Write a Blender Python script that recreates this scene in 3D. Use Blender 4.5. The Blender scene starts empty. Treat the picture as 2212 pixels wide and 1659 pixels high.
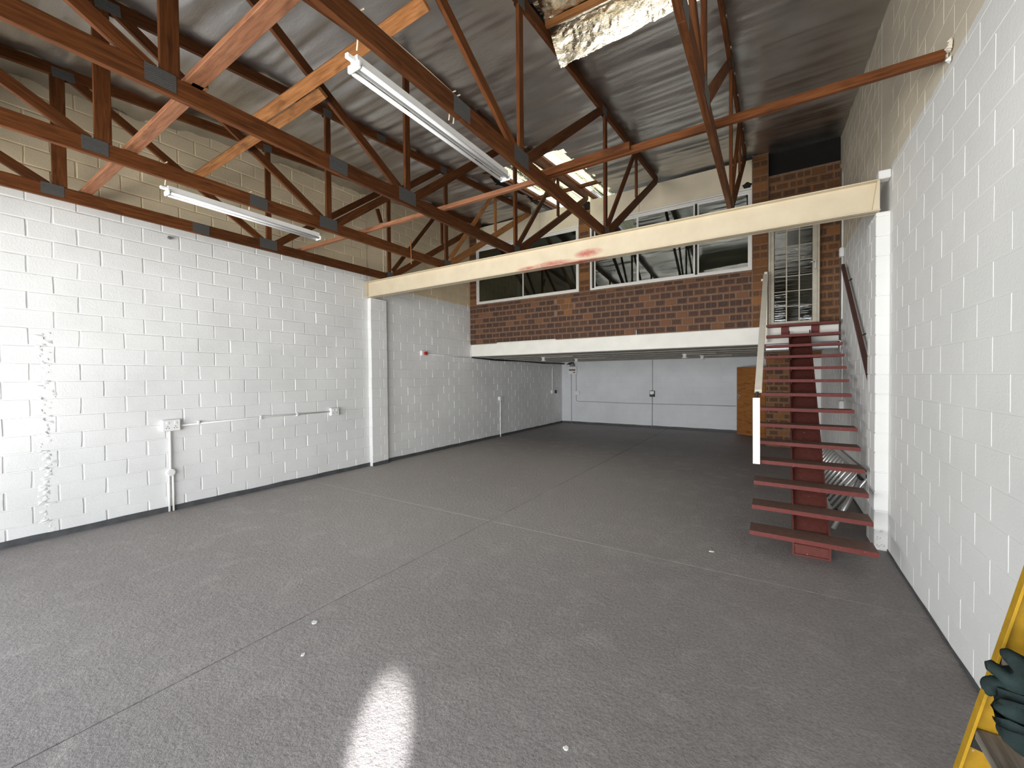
import bpy, bmesh, math, random
import numpy as np
from mathutils import Matrix, Vector
random.seed(7)
SC = bpy.context.scene
COL = SC.collection

# ------------------------------------------------------------------ camera, world, lights, exposure
cam = bpy.data.cameras.new('camera')
cam.sensor_width = 36.0
cam.lens = 885.6 * 36.0 / 2212.0
cam.clip_start = 0.02
co = bpy.data.objects.new('camera', cam)
COL.objects.link(co)
_yaw, _pit, _rol = math.radians(32.39), math.radians(-0.956), math.radians(-0.466)
Fv = Vector((-math.sin(_yaw) * math.cos(_pit), math.cos(_yaw) * math.cos(_pit), math.sin(_pit)))
Rv0 = Vector((math.cos(_yaw), math.sin(_yaw), 0))
Uv0 = Rv0.cross(Fv)
Rv = Rv0 * math.cos(_rol) + Uv0 * math.sin(_rol)
Uv = -Rv0 * math.sin(_rol) + Uv0 * math.cos(_rol)
CAM = Vector((0, 0, 1.8))
mw = Matrix.Identity(4)
for i in range(3):
    mw[i][0], mw[i][1], mw[i][2], mw[i][3] = Rv[i], Uv[i], -Fv[i], CAM[i]
co.matrix_world = mw
SC.camera = co

W = bpy.data.worlds.new('sky')
SC.world = W
W.use_nodes = True
W.node_tree.nodes['Background'].inputs[0].default_value = (0.80, 0.90, 1.0, 1)
W.node_tree.nodes['Background'].inputs[1].default_value = 2.4


def area_light(name, loc, size, size_y, power, color, direction):
    l = bpy.data.lights.new(name, 'AREA')
    l.shape = 'RECTANGLE'
    l.size, l.size_y, l.energy, l.color = size, size_y, power, color
    o = bpy.data.objects.new(name, l)
    o.location = loc
    o.rotation_euler = Vector(direction).to_track_quat('-Z', 'Y').to_euler()
    COL.objects.link(o)
    return o


# daylight through the open roller door behind the camera
area_light('door_daylight', (-3.0, -10.0, 2.3), 26.0, 4.4, 2500, (0.965, 0.98, 1.0), (0.0, 1.0, 0.0))
# added lamp on the unseen yard, standing in for bounce, lifts upper walls
area_light('yard_bounce_fill', (-3.0, -3.6, 0.02), 12.0, 5.0, 2950, (1.0, 0.965, 0.90), (0.0, 0.35, 1.0))
# sun glint thrown on the floor through the doorway
sp = bpy.data.lights.new('sun_glint', 'SPOT')
sp.energy = 27000
sp.color = (0.93, 0.96, 1.0)
sp.spot_size = math.radians(2.6)
sp.spot_blend = 0.9
sp.shadow_soft_size = 0.02
spo = bpy.data.objects.new('sun_glint', sp)
spo.location = (3.5, -4.4, 2.5)
spo.rotation_euler = (Vector((-1.62, 1.32, 0)) - Vector(spo.location)).to_track_quat('-Z', 'Y').to_euler()
COL.objects.link(spo)

SC.view_settings.view_transform = 'Standard'
SC.view_settings.look = 'None'
SC.view_settings.exposure = 0.0
SC.view_settings.gamma = 1.0
SC.view_settings.use_curve_mapping = False
SC.cycles.use_denoising = True
SC.cycles.max_bounces = 10
SC.cycles.diffuse_bounces = 6
SC.cycles.glossy_bounces = 4
SC.cycles.transmission_bounces = 6
SC.cycles.caustics_reflective = False
SC.cycles.caustics_refractive = False
SC.cycles.sample_clamp_indirect = 6.0

# ------------------------------------------------------------------ dimensions
XL, XR = -6.985, 0.995          # long walls
YF, YM, YB = -0.5, 8.88, 14.67  # front wall, mezzanine front, back wall
YBM = 5.50                      # steel beam


def roofz(y):                   # underside of the foil
    return 5.075 + 0.0915 * y


# ------------------------------------------------------------------ materials
class MT:
    def __init__(self, name, rough=0.6, metallic=0.0, spec=0.4):
        self.m = bpy.data.materials.new(name)
        self.m.use_nodes = True
        self.nt = self.m.node_tree
        self.b = self.nt.nodes['Principled BSDF']
        self.b.inputs['Roughness'].default_value = rough
        self.b.inputs['Metallic'].default_value = metallic
        self.b.inputs['Specular IOR Level'].default_value = spec

    def n(self, t, **kw):
        nd = self.nt.nodes.new(t)
        for k, v in kw.items():
            if k.startswith('i_'):
                key = k[2:].replace('_', ' ')
                nd.inputs[key].default_value = v
            else:
                setattr(nd, k, v)
        return nd

    def l(self, a, ao, b, bi):
        self.nt.links.new(a.outputs[ao], b.inputs[bi])

    def coord(self, kind='Object', scale=(1, 1, 1), loc=(0, 0, 0)):
        if kind == 'World':
            tc = self.n('ShaderNodeNewGeometry')
            out = 'Position'
        else:
            tc = self.n('ShaderNodeTexCoord')
            out = kind
        mp = self.n('ShaderNodeMapping')
        mp.inputs['Scale'].default_value = scale
        mp.inputs['Location'].default_value = loc
        self.l(tc, out, mp, 'Vector')
        return mp

    def noise(self, mp, scale=5, detail=4, rough=0.55, distort=0.0):
        nz = self.n('ShaderNodeTexNoise')
        nz.inputs['Scale'].default_value = scale
        nz.inputs['Detail'].default_value = detail
        nz.inputs['Roughness'].default_value = rough
        nz.inputs['Distortion'].default_value = distort
        self.l(mp, 'Vector', nz, 'Vector')
        return nz

    def ramp(self, src, so, stops):
        r = self.n('ShaderNodeValToRGB')
        e = r.color_ramp.elements
        while len(e) < len(stops):
            e.new(0.5)
        for i, (p, c) in enumerate(stops):
            e[i].position = p
            e[i].color = (c[0], c[1], c[2], 1) if not isinstance(c, (int, float)) else (c, c, c, 1)
        self.l(src, so, r, 'Fac')
        return r

    def mix(self, f, fo, a, b, blend='MIX'):
        x = self.n('ShaderNodeMix', data_type='RGBA', blend_type=blend)
        if isinstance(f, (int, float)):
            x.inputs[0].default_value = f
        else:
            self.l(f, fo, x, 0)
        for idx, v in ((6, a), (7, b)):
            if isinstance(v, tuple) and len(v) == 2 and not isinstance(v[0], (int, float)):
                self.l(v[0], v[1], x, idx)
            else:
                x.inputs[idx].default_value = (v[0], v[1], v[2], 1)
        return x

    def math(self, op, a, b=None, c=None, clamp=False):
        x = self.n('ShaderNodeMath', operation=op, use_clamp=clamp)
        for idx, v in enumerate((a, b, c)):
            if v is None:
                continue
            if isinstance(v, tuple):
                self.l(v[0], v[1], x, idx)
            else:
                x.inputs[idx].default_value = v
        return x

    def color(self, src, so):
        self.l(src, so, self.b, 'Base Color')

    def bump(self, src, so, strength=0.3, dist=0.01):
        bp = self.n('ShaderNodeBump')
        bp.inputs['Strength'].default_value = strength
        bp.inputs['Distance'].default_value = dist
        self.l(src, so, bp, 'Height')
        self.l(bp, 'Normal', self.b, 'Normal')
        return bp


def flat(name, c, rough=0.5, metallic=0.0, var=0.12, scale=6, spec=0.4):
    t = MT(name, rough, metallic, spec)
    mp = t.coord('World')
    nz = t.noise(mp, scale, 4)
    r = t.ramp(nz, 'Fac', [(0.3, tuple(x * (1 - var) for x in c)), (0.7, tuple(min(1, x * (1 + var)) for x in c))])
    t.color(r, 'Color')
    return t.m


def wall_paint(name, zline, zstep=0.0, lower=(0.80, 0.80, 0.79), upper=(0.78, 0.66, 0.465), fine=70, stain=0.10, bs=0.35):
    t = MT(name, 0.72, 0, 0.3)
    mp = t.coord('World')
    big = t.noise(mp, 1.3, 4)
    med = t.noise(mp, 9, 5, 0.6)
    lo = t.ramp(big, 'Fac', [(0.3, tuple(x * (1 - stain) for x in lower)), (0.65, lower)])
    up = t.ramp(big, 'Fac', [(0.3, tuple(x * 0.86 for x in upper)), (0.7, upper)])
    sep = t.n('ShaderNodeSeparateXYZ')
    t.l(mp, 'Vector', sep, 'Vector')
    step_ = t.math('MULTIPLY_ADD', (t.math('LESS_THAN', (sep, 'Y'), 5.6), 'Value'), zstep, zline - 0.035)
    wob = t.math('MULTIPLY_ADD', (med, 'Fac'), 0.07, (step_, 'Value'))
    f = t.math('GREATER_THAN', (sep, 'Z'), (wob, 'Value'))
    c = t.mix(f, 'Value', (lo, 'Color'), (up, 'Color'))
    # small dirt specks
    sp_ = t.noise(mp, 38, 3, 0.7)
    d = t.ramp(sp_, 'Fac', [(0.70, 0.0), (0.80, 1.0)])
    d2 = t.math('MULTIPLY', (d, 'Color'), 0.28)
    c2 = t.mix(d2, 'Value', (c, 2), (0.33, 0.31, 0.28))
    t.color(c2, 2)
    fn = t.noise(mp, fine, 5, 0.65)
    s = t.math('MULTIPLY_ADD', (med, 'Fac'), 0.6, (fn, 'Fac'))
    t.bump(s, 'Value', bs, 0.008)
    return t.m


def timber(name, dark, mid, light, rough=0.62):
    t = MT(name, rough, 0, 0.2)
    oi = t.n('ShaderNodeObjectInfo')
    tc = t.n('ShaderNodeTexCoord')
    cmb = t.n('ShaderNodeVectorMath', operation='ADD')
    sc = t.n('ShaderNodeVectorMath', operation='SCALE')
    t.l(oi, 'Location', sc, 0)
    sc.inputs['Scale'].default_value = 1.7
    t.l(tc, 'Object', cmb, 0)
    t.l(sc, 'Vector', cmb, 1)
    mp = t.n('ShaderNodeMapping')
    mp.inputs['Scale'].default_value = (1.4, 22, 22)
    t.l(cmb, 'Vector', mp, 'Vector')
    g = t.noise(mp, 2.2, 6, 0.62, 0.6)
    mp2 = t.n('ShaderNodeMapping')
    mp2.inputs['Scale'].default_value = (2.0, 5, 5)
    t.l(cmb, 'Vector', mp2, 'Vector')
    k = t.noise(mp2, 2.0, 3, 0.5)
    r = t.ramp(g, 'Fac', [(0.28, dark), (0.52, mid), (0.78, light)])
    kr = t.ramp(k, 'Fac', [(0.28, 0.62), (0.45, 1.0)])
    c = t.mix(1.0, None, (r, 'Color'), (kr, 'Color'), 'MULTIPLY')
    # per piece tone
    hv = t.n('ShaderNodeHueSaturation')
    v = t.math('MULTIPLY_ADD', (oi, 'Random'), 0.5, 0.76)
    t.l(v, 'Value', hv, 'Value')
    t.l(c, 2, hv, 'Color')
    t.color(hv, 'Color')
    t.bump(g, 'Fac', 0.18, 0.004)
    return t.m


def brick_mat(name, base_a, base_b, patch, strength=0.92):
    t = MT(name, 0.85, 0, 0.2)
    uv = t.n('ShaderNodeTexCoord')
    at = t.n('ShaderNodeAttribute', attribute_name='tint')
    sep = t.n('ShaderNodeSeparateColor')
    t.l(at, 'Color', sep, 'Color')
    mpw = t.coord('World')
    nz = t.noise(mpw, 60, 4, 0.6)
    nb = t.noise(mpw, 14, 4, 0.6)
    su = t.n('ShaderNodeSeparateXYZ')
    t.l(uv, 'UV', su, 'Vector')
    wob = t.math('MULTIPLY_ADD', (nz, 'Fac'), 0.22, -0.11)
    dbl = t.math('GREATER_THAN', (sep, 'Blue'), 0.5)
    mulu = t.math('MULTIPLY_ADD', (dbl, 'Value'), 1.0, 1.0)
    u1 = t.math('MULTIPLY', (su, 'X'), (mulu, 'Value'))
    u2 = t.math('FRACT', (u1, 'Value'))
    u3 = t.math('ADD', (u2, 'Value'), (wob, 'Value'))
    v3 = t.math('ADD', (su, 'Y'), (wob, 'Value'))
    du = t.math('ABSOLUTE', (t.math('SUBTRACT', (u3, 'Value'), 0.5), 'Value'))
    dv = t.math('ABSOLUTE', (t.math('SUBTRACT', (v3, 'Value'), 0.5), 'Value'))
    du2 = t.math('MULTIPLY', (du, 'Value'), 0.83)
    mx = t.math('MAXIMUM', (du2, 'Value'), (dv, 'Value'))
    msk = t.n('ShaderNodeMapRange', interpolation_type='SMOOTHSTEP')
    msk.inputs['From Min'].default_value = 0.43
    msk.inputs['From Max'].default_value = 0.25
    t.l(mx, 'Value', msk, 'Value')
    # lighter heart inside the fire mark
    core = t.n('ShaderNodeMapRange', interpolation_type='SMOOTHSTEP')
    core.inputs['From Min'].default_value = 0.17
    core.inputs['From Max'].default_value = 0.05
    t.l(mx, 'Value', core, 'Value')
    st = t.math('MULTIPLY', (msk, 'Result'), (sep, 'Green'))
    tone = t.math('MULTIPLY_ADD', (nb, 'Fac'), 0.5, (t.math('MULTIPLY', (sep, 'Red'), 0.75), 'Value'), clamp=True)
    base = t.mix(tone, 'Value', base_a, base_b)
    ptc = t.mix(t.math('MULTIPLY', (core, 'Result'), 0.35), 'Value', patch, tuple(x * 2.6 for x in patch))
    c = t.mix(t.math('MULTIPLY', (st, 'Value'), strength), 'Value', (base, 2), (ptc, 2))
    t.color(c, 2)
    t.bump(nz, 'Fac', 0.3, 0.004)
    return t.m


def floor_mat():
    t = MT('floor_concrete', 0.5, 0, 0.35)
    mp = t.coord('World')
    big = t.noise(mp, 0.55, 5, 0.6)
    med = t.noise(mp, 3.5, 6, 0.65, 0.4)
    fine = t.noise(mp, 55, 4, 0.7)
    grit = t.noise(mp, 24, 6, 0.72)
    c1 = t.ramp(big, 'Fac', [(0.30, (0.225, 0.203, 0.193)), (0.70, (0.295, 0.267, 0.254))])
    dust = t.ramp(med, 'Fac', [(0.50, 0.0), (0.78, 1.0)])
    # worn, dusty socket-wall side, widened to paint missing light into the deep floor
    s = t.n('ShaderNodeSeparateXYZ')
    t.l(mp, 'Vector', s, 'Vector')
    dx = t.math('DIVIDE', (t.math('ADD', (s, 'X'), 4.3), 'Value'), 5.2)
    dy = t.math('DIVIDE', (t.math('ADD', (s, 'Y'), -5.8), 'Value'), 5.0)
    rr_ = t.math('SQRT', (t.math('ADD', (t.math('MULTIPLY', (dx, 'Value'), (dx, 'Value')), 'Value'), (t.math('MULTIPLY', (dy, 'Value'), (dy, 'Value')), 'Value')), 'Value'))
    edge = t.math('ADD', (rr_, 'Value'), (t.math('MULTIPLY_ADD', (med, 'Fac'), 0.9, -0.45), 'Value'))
    wear_and_light = t.n('ShaderNodeMapRange', interpolation_type='SMOOTHSTEP')
    wear_and_light.inputs['From Min'].default_value = 1.15
    wear_and_light.inputs['From Max'].default_value = 0.25
    t.l(edge, 'Value', wear_and_light, 'Value')
    dsum = t.math('ADD', (t.math('MULTIPLY', (dust, 'Color'), 0.35), 'Value'), (t.math('MULTIPLY', (wear_and_light, 'Result'), 0.62), 'Value'), clamp=True)
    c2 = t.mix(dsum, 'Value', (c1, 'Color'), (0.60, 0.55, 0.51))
    sp_ = t.ramp(fine, 'Fac', [(0.34, 0.72), (0.56, 1.06)])
    c3 = t.mix(1.0, None, (c2, 2), (sp_, 'Color'), 'MULTIPLY')
    t.color(c3, 2)
    rr = t.ramp(med, 'Fac', [(0.3, 0.42), (0.7, 0.62)])
    t.l(rr, 'Color', t.b, 'Roughness')
    h = t.math('MULTIPLY_ADD', (fine, 'Fac'), 0.35, (grit, 'Fac'))
    t.bump(h, 'Value', 0.75, 0.018)
    return t.m


def foil_mat(name, tint=(0.50, 0.49, 0.48), rough=(0.24, 0.42), bs=0.35, scale=9):
    t = MT(name, 0.3, 1.0, 0.5)
    mp = t.coord('World')
    a = t.noise(mp, 2.2, 4)
    c = t.ramp(a, 'Fac', [(0.3, tuple(x * 0.82 for x in tint)), (0.7, tint)])
    t.color(c, 'Color')
    r = t.ramp(a, 'Fac', [(0.3, rough[0]), (0.7, rough[1])])
    t.l(r, 'Color', t.b, 'Roughness')
    mp2 = t.coord('World', (1.2, 3.2, 2))
    w = t.noise(mp2, scale, 4, 0.6, 0.5)
    t.bump(w, 'Fac', bs, 0.02)
    return t.m


def rusty_paint(name, base, dust, f=0.5):
    """painted steel: dusty brown where it can lie (facing up), paint elsewhere"""
    t = MT(name, 0.6, 0, 0.35)
    mp = t.coord('World')
    nz = t.noise(mp, 22, 5, 0.65)
    r = t.ramp(nz, 'Fac', [(0.35, tuple(x * 0.78 for x in base)), (0.65, base)])
    d = t.ramp(nz, 'Fac', [(0.35, tuple(x * 0.7 for x in dust)), (0.68, dust)])
    g = t.n('ShaderNodeNewGeometry')
    s = t.n('ShaderNodeSeparateXYZ')
    t.l(g, 'Normal', s, 'Vector')
    k = t.math('MULTIPLY', (t.math('GREATER_THAN', (s, 'Z'), 0.7), 'Value'), f)
    c = t.mix(k, 'Value', (r, 'Color'), (d, 'Color'))
    ch = t.noise(mp, 45, 2, 0.5)
    cr = t.ramp(ch, 'Fac', [(0.73, 0.0), (0.76, 1.0)])
    c2 = t.mix(t.math('MULTIPLY', (cr, 'Color'), 0.6), 'Value', (c, 2), (0.5, 0.42, 0.38))
    t.color(c2, 2)
    t.bump(nz, 'Fac', 0.25, 0.004)
    return t.m


def beam_mat():
    t = MT('beam_cream_paint', 0.55, 0, 0.35)
    mp = t.coord('World')
    nz = t.noise(mp, 4, 5)
    base = t.ramp(nz, 'Fac', [(0.3, (0.59, 0.50, 0.355)), (0.7, (0.66, 0.575, 0.425))])
    s = t.n('ShaderNodeSeparateXYZ')
    t.l(mp, 'Vector', s, 'Vector')
    # red smears of old paint near the middle of the span
    tot = None
    for cx, cz, wx, wz in ((-2.78, 3.47, 0.42, 0.07), (-2.20, 3.55, 0.24, 0.07), (-2.35, 3.44, 0.45, 0.045), (-3.2, 3.47, 0.22, 0.045)):
        dx = t.math('DIVIDE', (t.math('SUBTRACT', (s, 'X'), cx), 'Value'), wx)
        dz = t.math('DIVIDE', (t.math('SUBTRACT', (s, 'Z'), cz), 'Value'), wz)
        d = t.math('ADD', (t.math('POWER', (t.math('ABSOLUTE', (dx, 'Value')), 'Value'), 2.0), 'Value'),
                   (t.math('POWER', (t.math('ABSOLUTE', (dz, 'Value')), 'Value'), 2.0), 'Value'))
        m = t.math('SUBTRACT', 1.0, (d, 'Value'), clamp=True)
        tot = m if tot is None else t.math('MAXIMUM', (tot, 'Value'), (m, 'Value'))
    n2 = t.noise(t.coord('World', (1, 1, 1.5)), 7, 5, 0.65)
    nn = t.ramp(n2, 'Fac', [(0.32, 0.35), (0.60, 1.0)])
    f = t.math('MULTIPLY', (tot, 'Value'), (nn, 'Color'))
    c = t.mix(t.math('MULTIPLY', (f, 'Value'), 0.95, clamp=True), 'Value', (base, 'Color'), (0.42, 0.075, 0.055))
    t.color(c, 2)
    return t.m


def grid_plate_mat():
    t = MT('galvanised_nail_plate', 0.55, 0.6, 0.4)
    mp = t.coord('Object', (1, 1, 1))
    ch = t.n('ShaderNodeTexBrick')
    ch.inputs['Scale'].default_value = 34
    ch.inputs['Color1'].default_value = (0.16, 0.16, 0.16, 1)
    ch.inputs['Color2'].default_value = (0.20, 0.20, 0.19, 1)
    ch.inputs['Mortar'].default_value = (0.06, 0.06, 0.06, 1)
    ch.inputs['Mortar Size'].default_value = 0.045
    t.l(mp, 'Vector', ch, 'Vector')
    t.color(ch, 'Color')
    return t.m


def skylight_mat():
    t = MT('translucent_skylight', 0.5, 0, 0.3)
    mp = t.coord('World')
    nz = t.noise(mp, 30, 6, 0.75)
    big = t.noise(t.coord('World', (7.0, 0.22, 0.2)), 2.2, 3, 0.55)
    sm = t.math('MULTIPLY_ADD', (big, 'Fac'), 0.9, (t.math('MULTIPLY', (nz, 'Fac'), 0.55), 'Value'))
    c = t.ramp(sm, 'Value', [(0.55, (0.86, 0.80, 0.60)), (0.74, (0.80, 0.70, 0.42)), (0.84, (0.05, 0.045, 0.03))])
    tr = t.n('ShaderNodeBsdfTranslucent')
    t.l(c, 'Color', tr, 'Color')
    t.color(c, 'Color')
    mx = t.n('ShaderNodeMixShader')
    mx.inputs[0].default_value = 0.85
    t.l(t.b, 'BSDF', mx, 1)
    t.l(tr, 'BSDF', mx, 2)
    out = t.nt.nodes['Material Output']
    t.l(mx, 'Shader', out, 'Surface')
    return t.m


def glass_mat(name, tint=(0.55, 0.58, 0.56), wave=0.0):
    t = MT(name, 0.02)
    tp = t.n('ShaderNodeBsdfTransparent')
    tp.inputs['Color'].default_value = (*tint, 1)
    gl = t.n('ShaderNodeBsdfGlossy')
    gl.inputs['Roughness'].default_value = 0.015
    gl.inputs['Color'].default_value = (0.9, 0.92, 0.9, 1)
    fr = t.n('ShaderNodeFresnel')
    fr.inputs['IOR'].default_value = 1.75
    f2 = t.math('MULTIPLY_ADD', (fr, 'Fac'), 0.55, 0.05, clamp=True)
    if wave > 0:
        mp = t.coord('World', (0.7, 1, 9))
        nz = t.noise(mp, 2.2, 3)
        bp = t.n('ShaderNodeBump')
        bp.inputs['Strength'].default_value = wave
        bp.inputs['Distance'].default_value = 0.05
        t.l(nz, 'Fac', bp, 'Height')
        t.l(bp, 'Normal', gl, 'Normal')
    mx = t.n('ShaderNodeMixShader')
    t.l(f2, 'Value', mx, 0)
    t.l(tp, 'BSDF', mx, 1)
    t.l(gl, 'BSDF', mx, 2)
    t.l(mx, 'Shader', t.nt.nodes['Material Output'], 'Surface')
    return t.m


M_LEFT = wall_paint('wall_paint_left', 3.73, 0.21)
M_RIGHT = wall_paint('wall_paint_right', 3.86, 0.0, (0.80, 0.80, 0.78), (0.76, 0.69, 0.56), 60, 0.06, 0.25)
M_BACK = wall_paint('wall_paint_back', 9.0, 0.0, (0.76, 0.78, 0.80))
M_WHITE = flat('white_enamel', (0.80, 0.80, 0.78), 0.45, 0, 0.05)
M_SLAB = flat('slab_edge_paint', (0.80, 0.78, 0.72), 0.6, 0, 0.05, 3)
M_PANEL = flat('cream_fascia_board', (0.72, 0.64, 0.49), 0.6, 0, 0.06, 3)
M_SOFFIT = flat('soffit_concrete', (0.36, 0.34, 0.31), 0.85, 0, 0.15, 5)
M_BASEB = flat('skirting_paint', (0.075, 0.078, 0.082), 0.6, 0, 0.25, 8)
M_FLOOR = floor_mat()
M_TIMBER = timber('red_brown_timber', (0.048, 0.0145, 0.0042), (0.104, 0.034, 0.0092), (0.165, 0.060, 0.0175))
M_TIMBERL = timber('pale_timber', (0.17, 0.064, 0.020), (0.30, 0.126, 0.042), (0.40, 0.195, 0.078))
M_TIMBERM = timber('pinkish_timber', (0.15, 0.060, 0.030), (0.25, 0.108, 0.055), (0.33, 0.165, 0.090))
M_PLATE = grid_plate_mat()
M_FOIL = foil_mat('sagging_roof_foil', (0.64, 0.625, 0.61), (0.30, 0.46), 0.18)
M_FOILB = foil_mat('bright_crumpled_foil', (0.90, 0.84, 0.68), (0.14, 0.26), 0.7, 10)
M_ROOF = flat('roof_sheet', (0.25, 0.25, 0.25), 0.6, 0.3)
M_SKY = skylight_mat()
M_BEAM = beam_mat()
M_BRICK = brick_mat('facebrick_brown', (0.100, 0.053, 0.034), (0.190, 0.092, 0.050), (0.046, 0.033, 0.031), 0.88)
M_BRICKO = brick_mat('facebrick_orange', (0.13, 0.062, 0.028), (0.27, 0.120, 0.044), (0.048, 0.034, 0.030), 0.8)
M_MORTAR = flat('brick_mortar', (0.205, 0.135, 0.098), 0.9, 0, 0.2, 20)
M_ALU = flat('white_window_frame', (0.78, 0.77, 0.74), 0.4, 0, 0.03)
M_DOORFR = flat('old_steel_door_frame', (0.46, 0.42, 0.34), 0.5, 0.15, 0.12, 9)
M_GLASS = glass_mat('window_glass', (0.52, 0.55, 0.52))
M_GLASSW = glass_mat('wavy_door_glass', (0.35, 0.36, 0.33), 0.10)
M_ROOM = flat('office_wall', (0.42, 0.40, 0.35), 0.8, 0, 0.05)
M_RED = rusty_paint('red_oxide_steel', (0.165, 0.032, 0.026), (0.185, 0.110, 0.082), 0.95)
M_SPINE = rusty_paint('red_oxide_spine', (0.150, 0.036, 0.027), (0.13, 0.042, 0.032), 0.6)
M_MAROON = flat('dark_maroon_rail', (0.062, 0.022, 0.016), 0.5, 0, 0.2)
M_CREAMRAIL = flat('cream_rail_paint', (0.70, 0.65, 0.55), 0.5, 0, 0.06)
M_VENEER = timber('door_veneer', (0.23, 0.085, 0.022), (0.34, 0.135, 0.035), (0.42, 0.18, 0.055), 0.45)
M_CHROME = flat('chrome', (0.75, 0.75, 0.75), 0.2, 1.0, 0.03)
M_GALV = flat('galvanised_steel', (0.50, 0.50, 0.50), 0.4, 0.8, 0.1)
M_ALUM = flat('aluminium', (0.72, 0.72, 0.70), 0.35, 0.75, 0.08)
M_BLACK = flat('black_plastic', (0.012, 0.012, 0.012), 0.5, 0, 0.1)
M_REDP = flat('red_plastic', (0.42, 0.03, 0.025), 0.4, 0, 0.1)
M_GREY = flat('grey_conduit', (0.36, 0.36, 0.36), 0.6, 0, 0.08)
M_TUBE = flat('fluorescent_tube_glass', (0.86, 0.87, 0.88), 0.25, 0, 0.02)
M_CORD = flat('cream_flex', (0.62, 0.50, 0.36), 0.6, 0, 0.08)
M_YELLOW = rusty_paint('yellow_fibreglass', (0.40, 0.225, 0.008), (0.36, 0.21, 0.02), 0.5)
M_GREYWOOD = timber('weathered_grey_wood', (0.10, 0.085, 0.07), (0.20, 0.175, 0.145), (0.29, 0.26, 0.22), 0.8)
M_FLECK = flat('white_paint_fleck', (0.75, 0.74, 0.70), 0.7)
M_DARK = flat('painted_dark', (0.010, 0.009, 0.008), 0.9)


def glove_mat():
    t = MT('dark_green_knit', 0.9, 0, 0.2)
    mp = t.coord('World')
    nz = t.noise(mp, 16, 4)
    c = t.ramp(nz, 'Fac', [(0.38, (0.009, 0.014, 0.0135)), (0.62, (0.014, 0.026, 0.0245)), (0.8, (0.028, 0.040, 0.038))])
    t.color(c, 'Color')
    k = t.noise(mp, 240, 3, 0.6)
    t.bump(k, 'Fac', 0.5, 0.004)
    return t.m


M_GLOVE = glove_mat()


# ------------------------------------------------------------------ mesh helpers
class MB:
    def __init__(self):
        self.v, self.f = [], []

    def add(self, vs, fs):
        o = len(self.v)
        self.v += [tuple(p) for p in vs]
        self.f += [tuple(i + o for i in q) for q in fs]
        return self

    def box(self, x0, x1, y0, y1, z0, z1, b=0.0):
        if x1 < x0: x0, x1 = x1, x0
        if y1 < y0: y0, y1 = y1, y0
        if z1 < z0: z0, z1 = z1, z0
        if b <= 0:
            vs = [(x, y, z) for z in (z0, z1) for y in (y0, y1) for x in (x0, x1)]
            fs = [(0, 2, 3, 1), (4, 5, 7, 6), (0, 1, 5, 4), (2, 6, 7, 3), (0, 4, 6, 2), (1, 3, 7, 5)]
            return self.add(vs, fs)
        b = min(b, (x1 - x0) / 2.2, (y1 - y0) / 2.2, (z1 - z0) / 2.2)
        bm = bmesh.new()
        bmesh.ops.create_cube(bm, size=1)
        for v in bm.verts:
            v.co = ((x0 + x1) / 2 + v.co.x * (x1 - x0), (y0 + y1) / 2 + v.co.y * (y1 - y0), (z0 + z1) / 2 + v.co.z * (z1 - z0))
        bmesh.ops.bevel(bm, geom=bm.edges[:], offset=b, segments=1, affect='EDGES')
        bm.verts.index_update()
        self.add([v.co[:] for v in bm.verts], [[v.index for v in f.verts] for f in bm.faces])
        bm.free()
        return self

    def tube(self, pts, r, seg=8, caps=True):
        pts = [Vector(p) for p in pts]
        rings = []
        up = None
        for i, p in enumerate(pts):
            a = pts[max(0, i - 1)]
            c = pts[min(len(pts) - 1, i + 1)]
            d = (c - a).normalized()
            if up is None:
                up = Vector((0, 0, 1)) if abs(d.z) < 0.9 else Vector((1, 0, 0))
            s = d.cross(up).normalized()
            u = s.cross(d).normalized()
            up = u
            rr = r[i] if isinstance(r, (list, tuple)) else r
            rings.append([p + (s * math.cos(2 * math.pi * k / seg) + u * math.sin(2 * math.pi * k / seg)) * rr for k in range(seg)])
        vs = [q for ring in rings for q in ring]
        fs = []
        for i in range(len(rings) - 1):
            for k in range(seg):
                a, b_ = i * seg + k, i * seg + (k + 1) % seg
                fs.append((a, b_, b_ + seg, a + seg))
        if caps:
            fs.append(tuple(range(seg))[::-1])
            fs.append(tuple(range((len(rings) - 1) * seg, len(rings) * seg)))
        return self.add(vs, fs)

    def disc(self, c, r, axis, depth, seg=20):
        c = Vector(c)
        a = Vector(axis).normalized()
        return self.tube([c, c + a * depth], r, seg)

    def prism(self, poly, axis, a0, a1):
        """poly in the other two axes, extruded along axis"""
        n = len(poly)
        vs = []
        for a in (a0, a1):
            for p, q in poly:
                vs.append({'x': (a, p, q), 'y': (p, a, q), 'z': (p, q, a)}[axis])
        fs = [tuple(range(n)), tuple(range(2 * n - 1, n - 1, -1))]
        for i in range(n):
            j = (i + 1) % n
            fs.append((i, i + n, j + n, j))
        return self.add(vs, fs)

    def mesh(self, name):
        me = bpy.data.meshes.new(name)
        me.from_pydata(self.v, [], self.f)
        bm = bmesh.new()
        bm.from_mesh(me)
        bmesh.ops.recalc_face_normals(bm, faces=bm.faces[:])
        bm.to_mesh(me)
        bm.free()
        return me

    def build(self, name, m, parent=None, smooth=False, kind=None):
        me = self.mesh(name)
        return link(name, me, m, parent, smooth, kind)


def link(name, me, m, parent=None, smooth=False, kind=None, matrix=None):
    if m is not None and not me.materials:
        me.materials.append(m)
    if smooth:
        me.polygons.foreach_set('use_smooth', [True] * len(me.polygons))
    o = bpy.data.objects.new(name, me)
    COL.objects.link(o)
    M = matrix if matrix is not None else Matrix.Identity(4)
    if parent is not None:
        o.parent = parent
        M = Matrix.Translation(-wloc(parent)) @ M
    o.matrix_basis = M
    if kind:
        o['kind'] = kind
    return o


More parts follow.
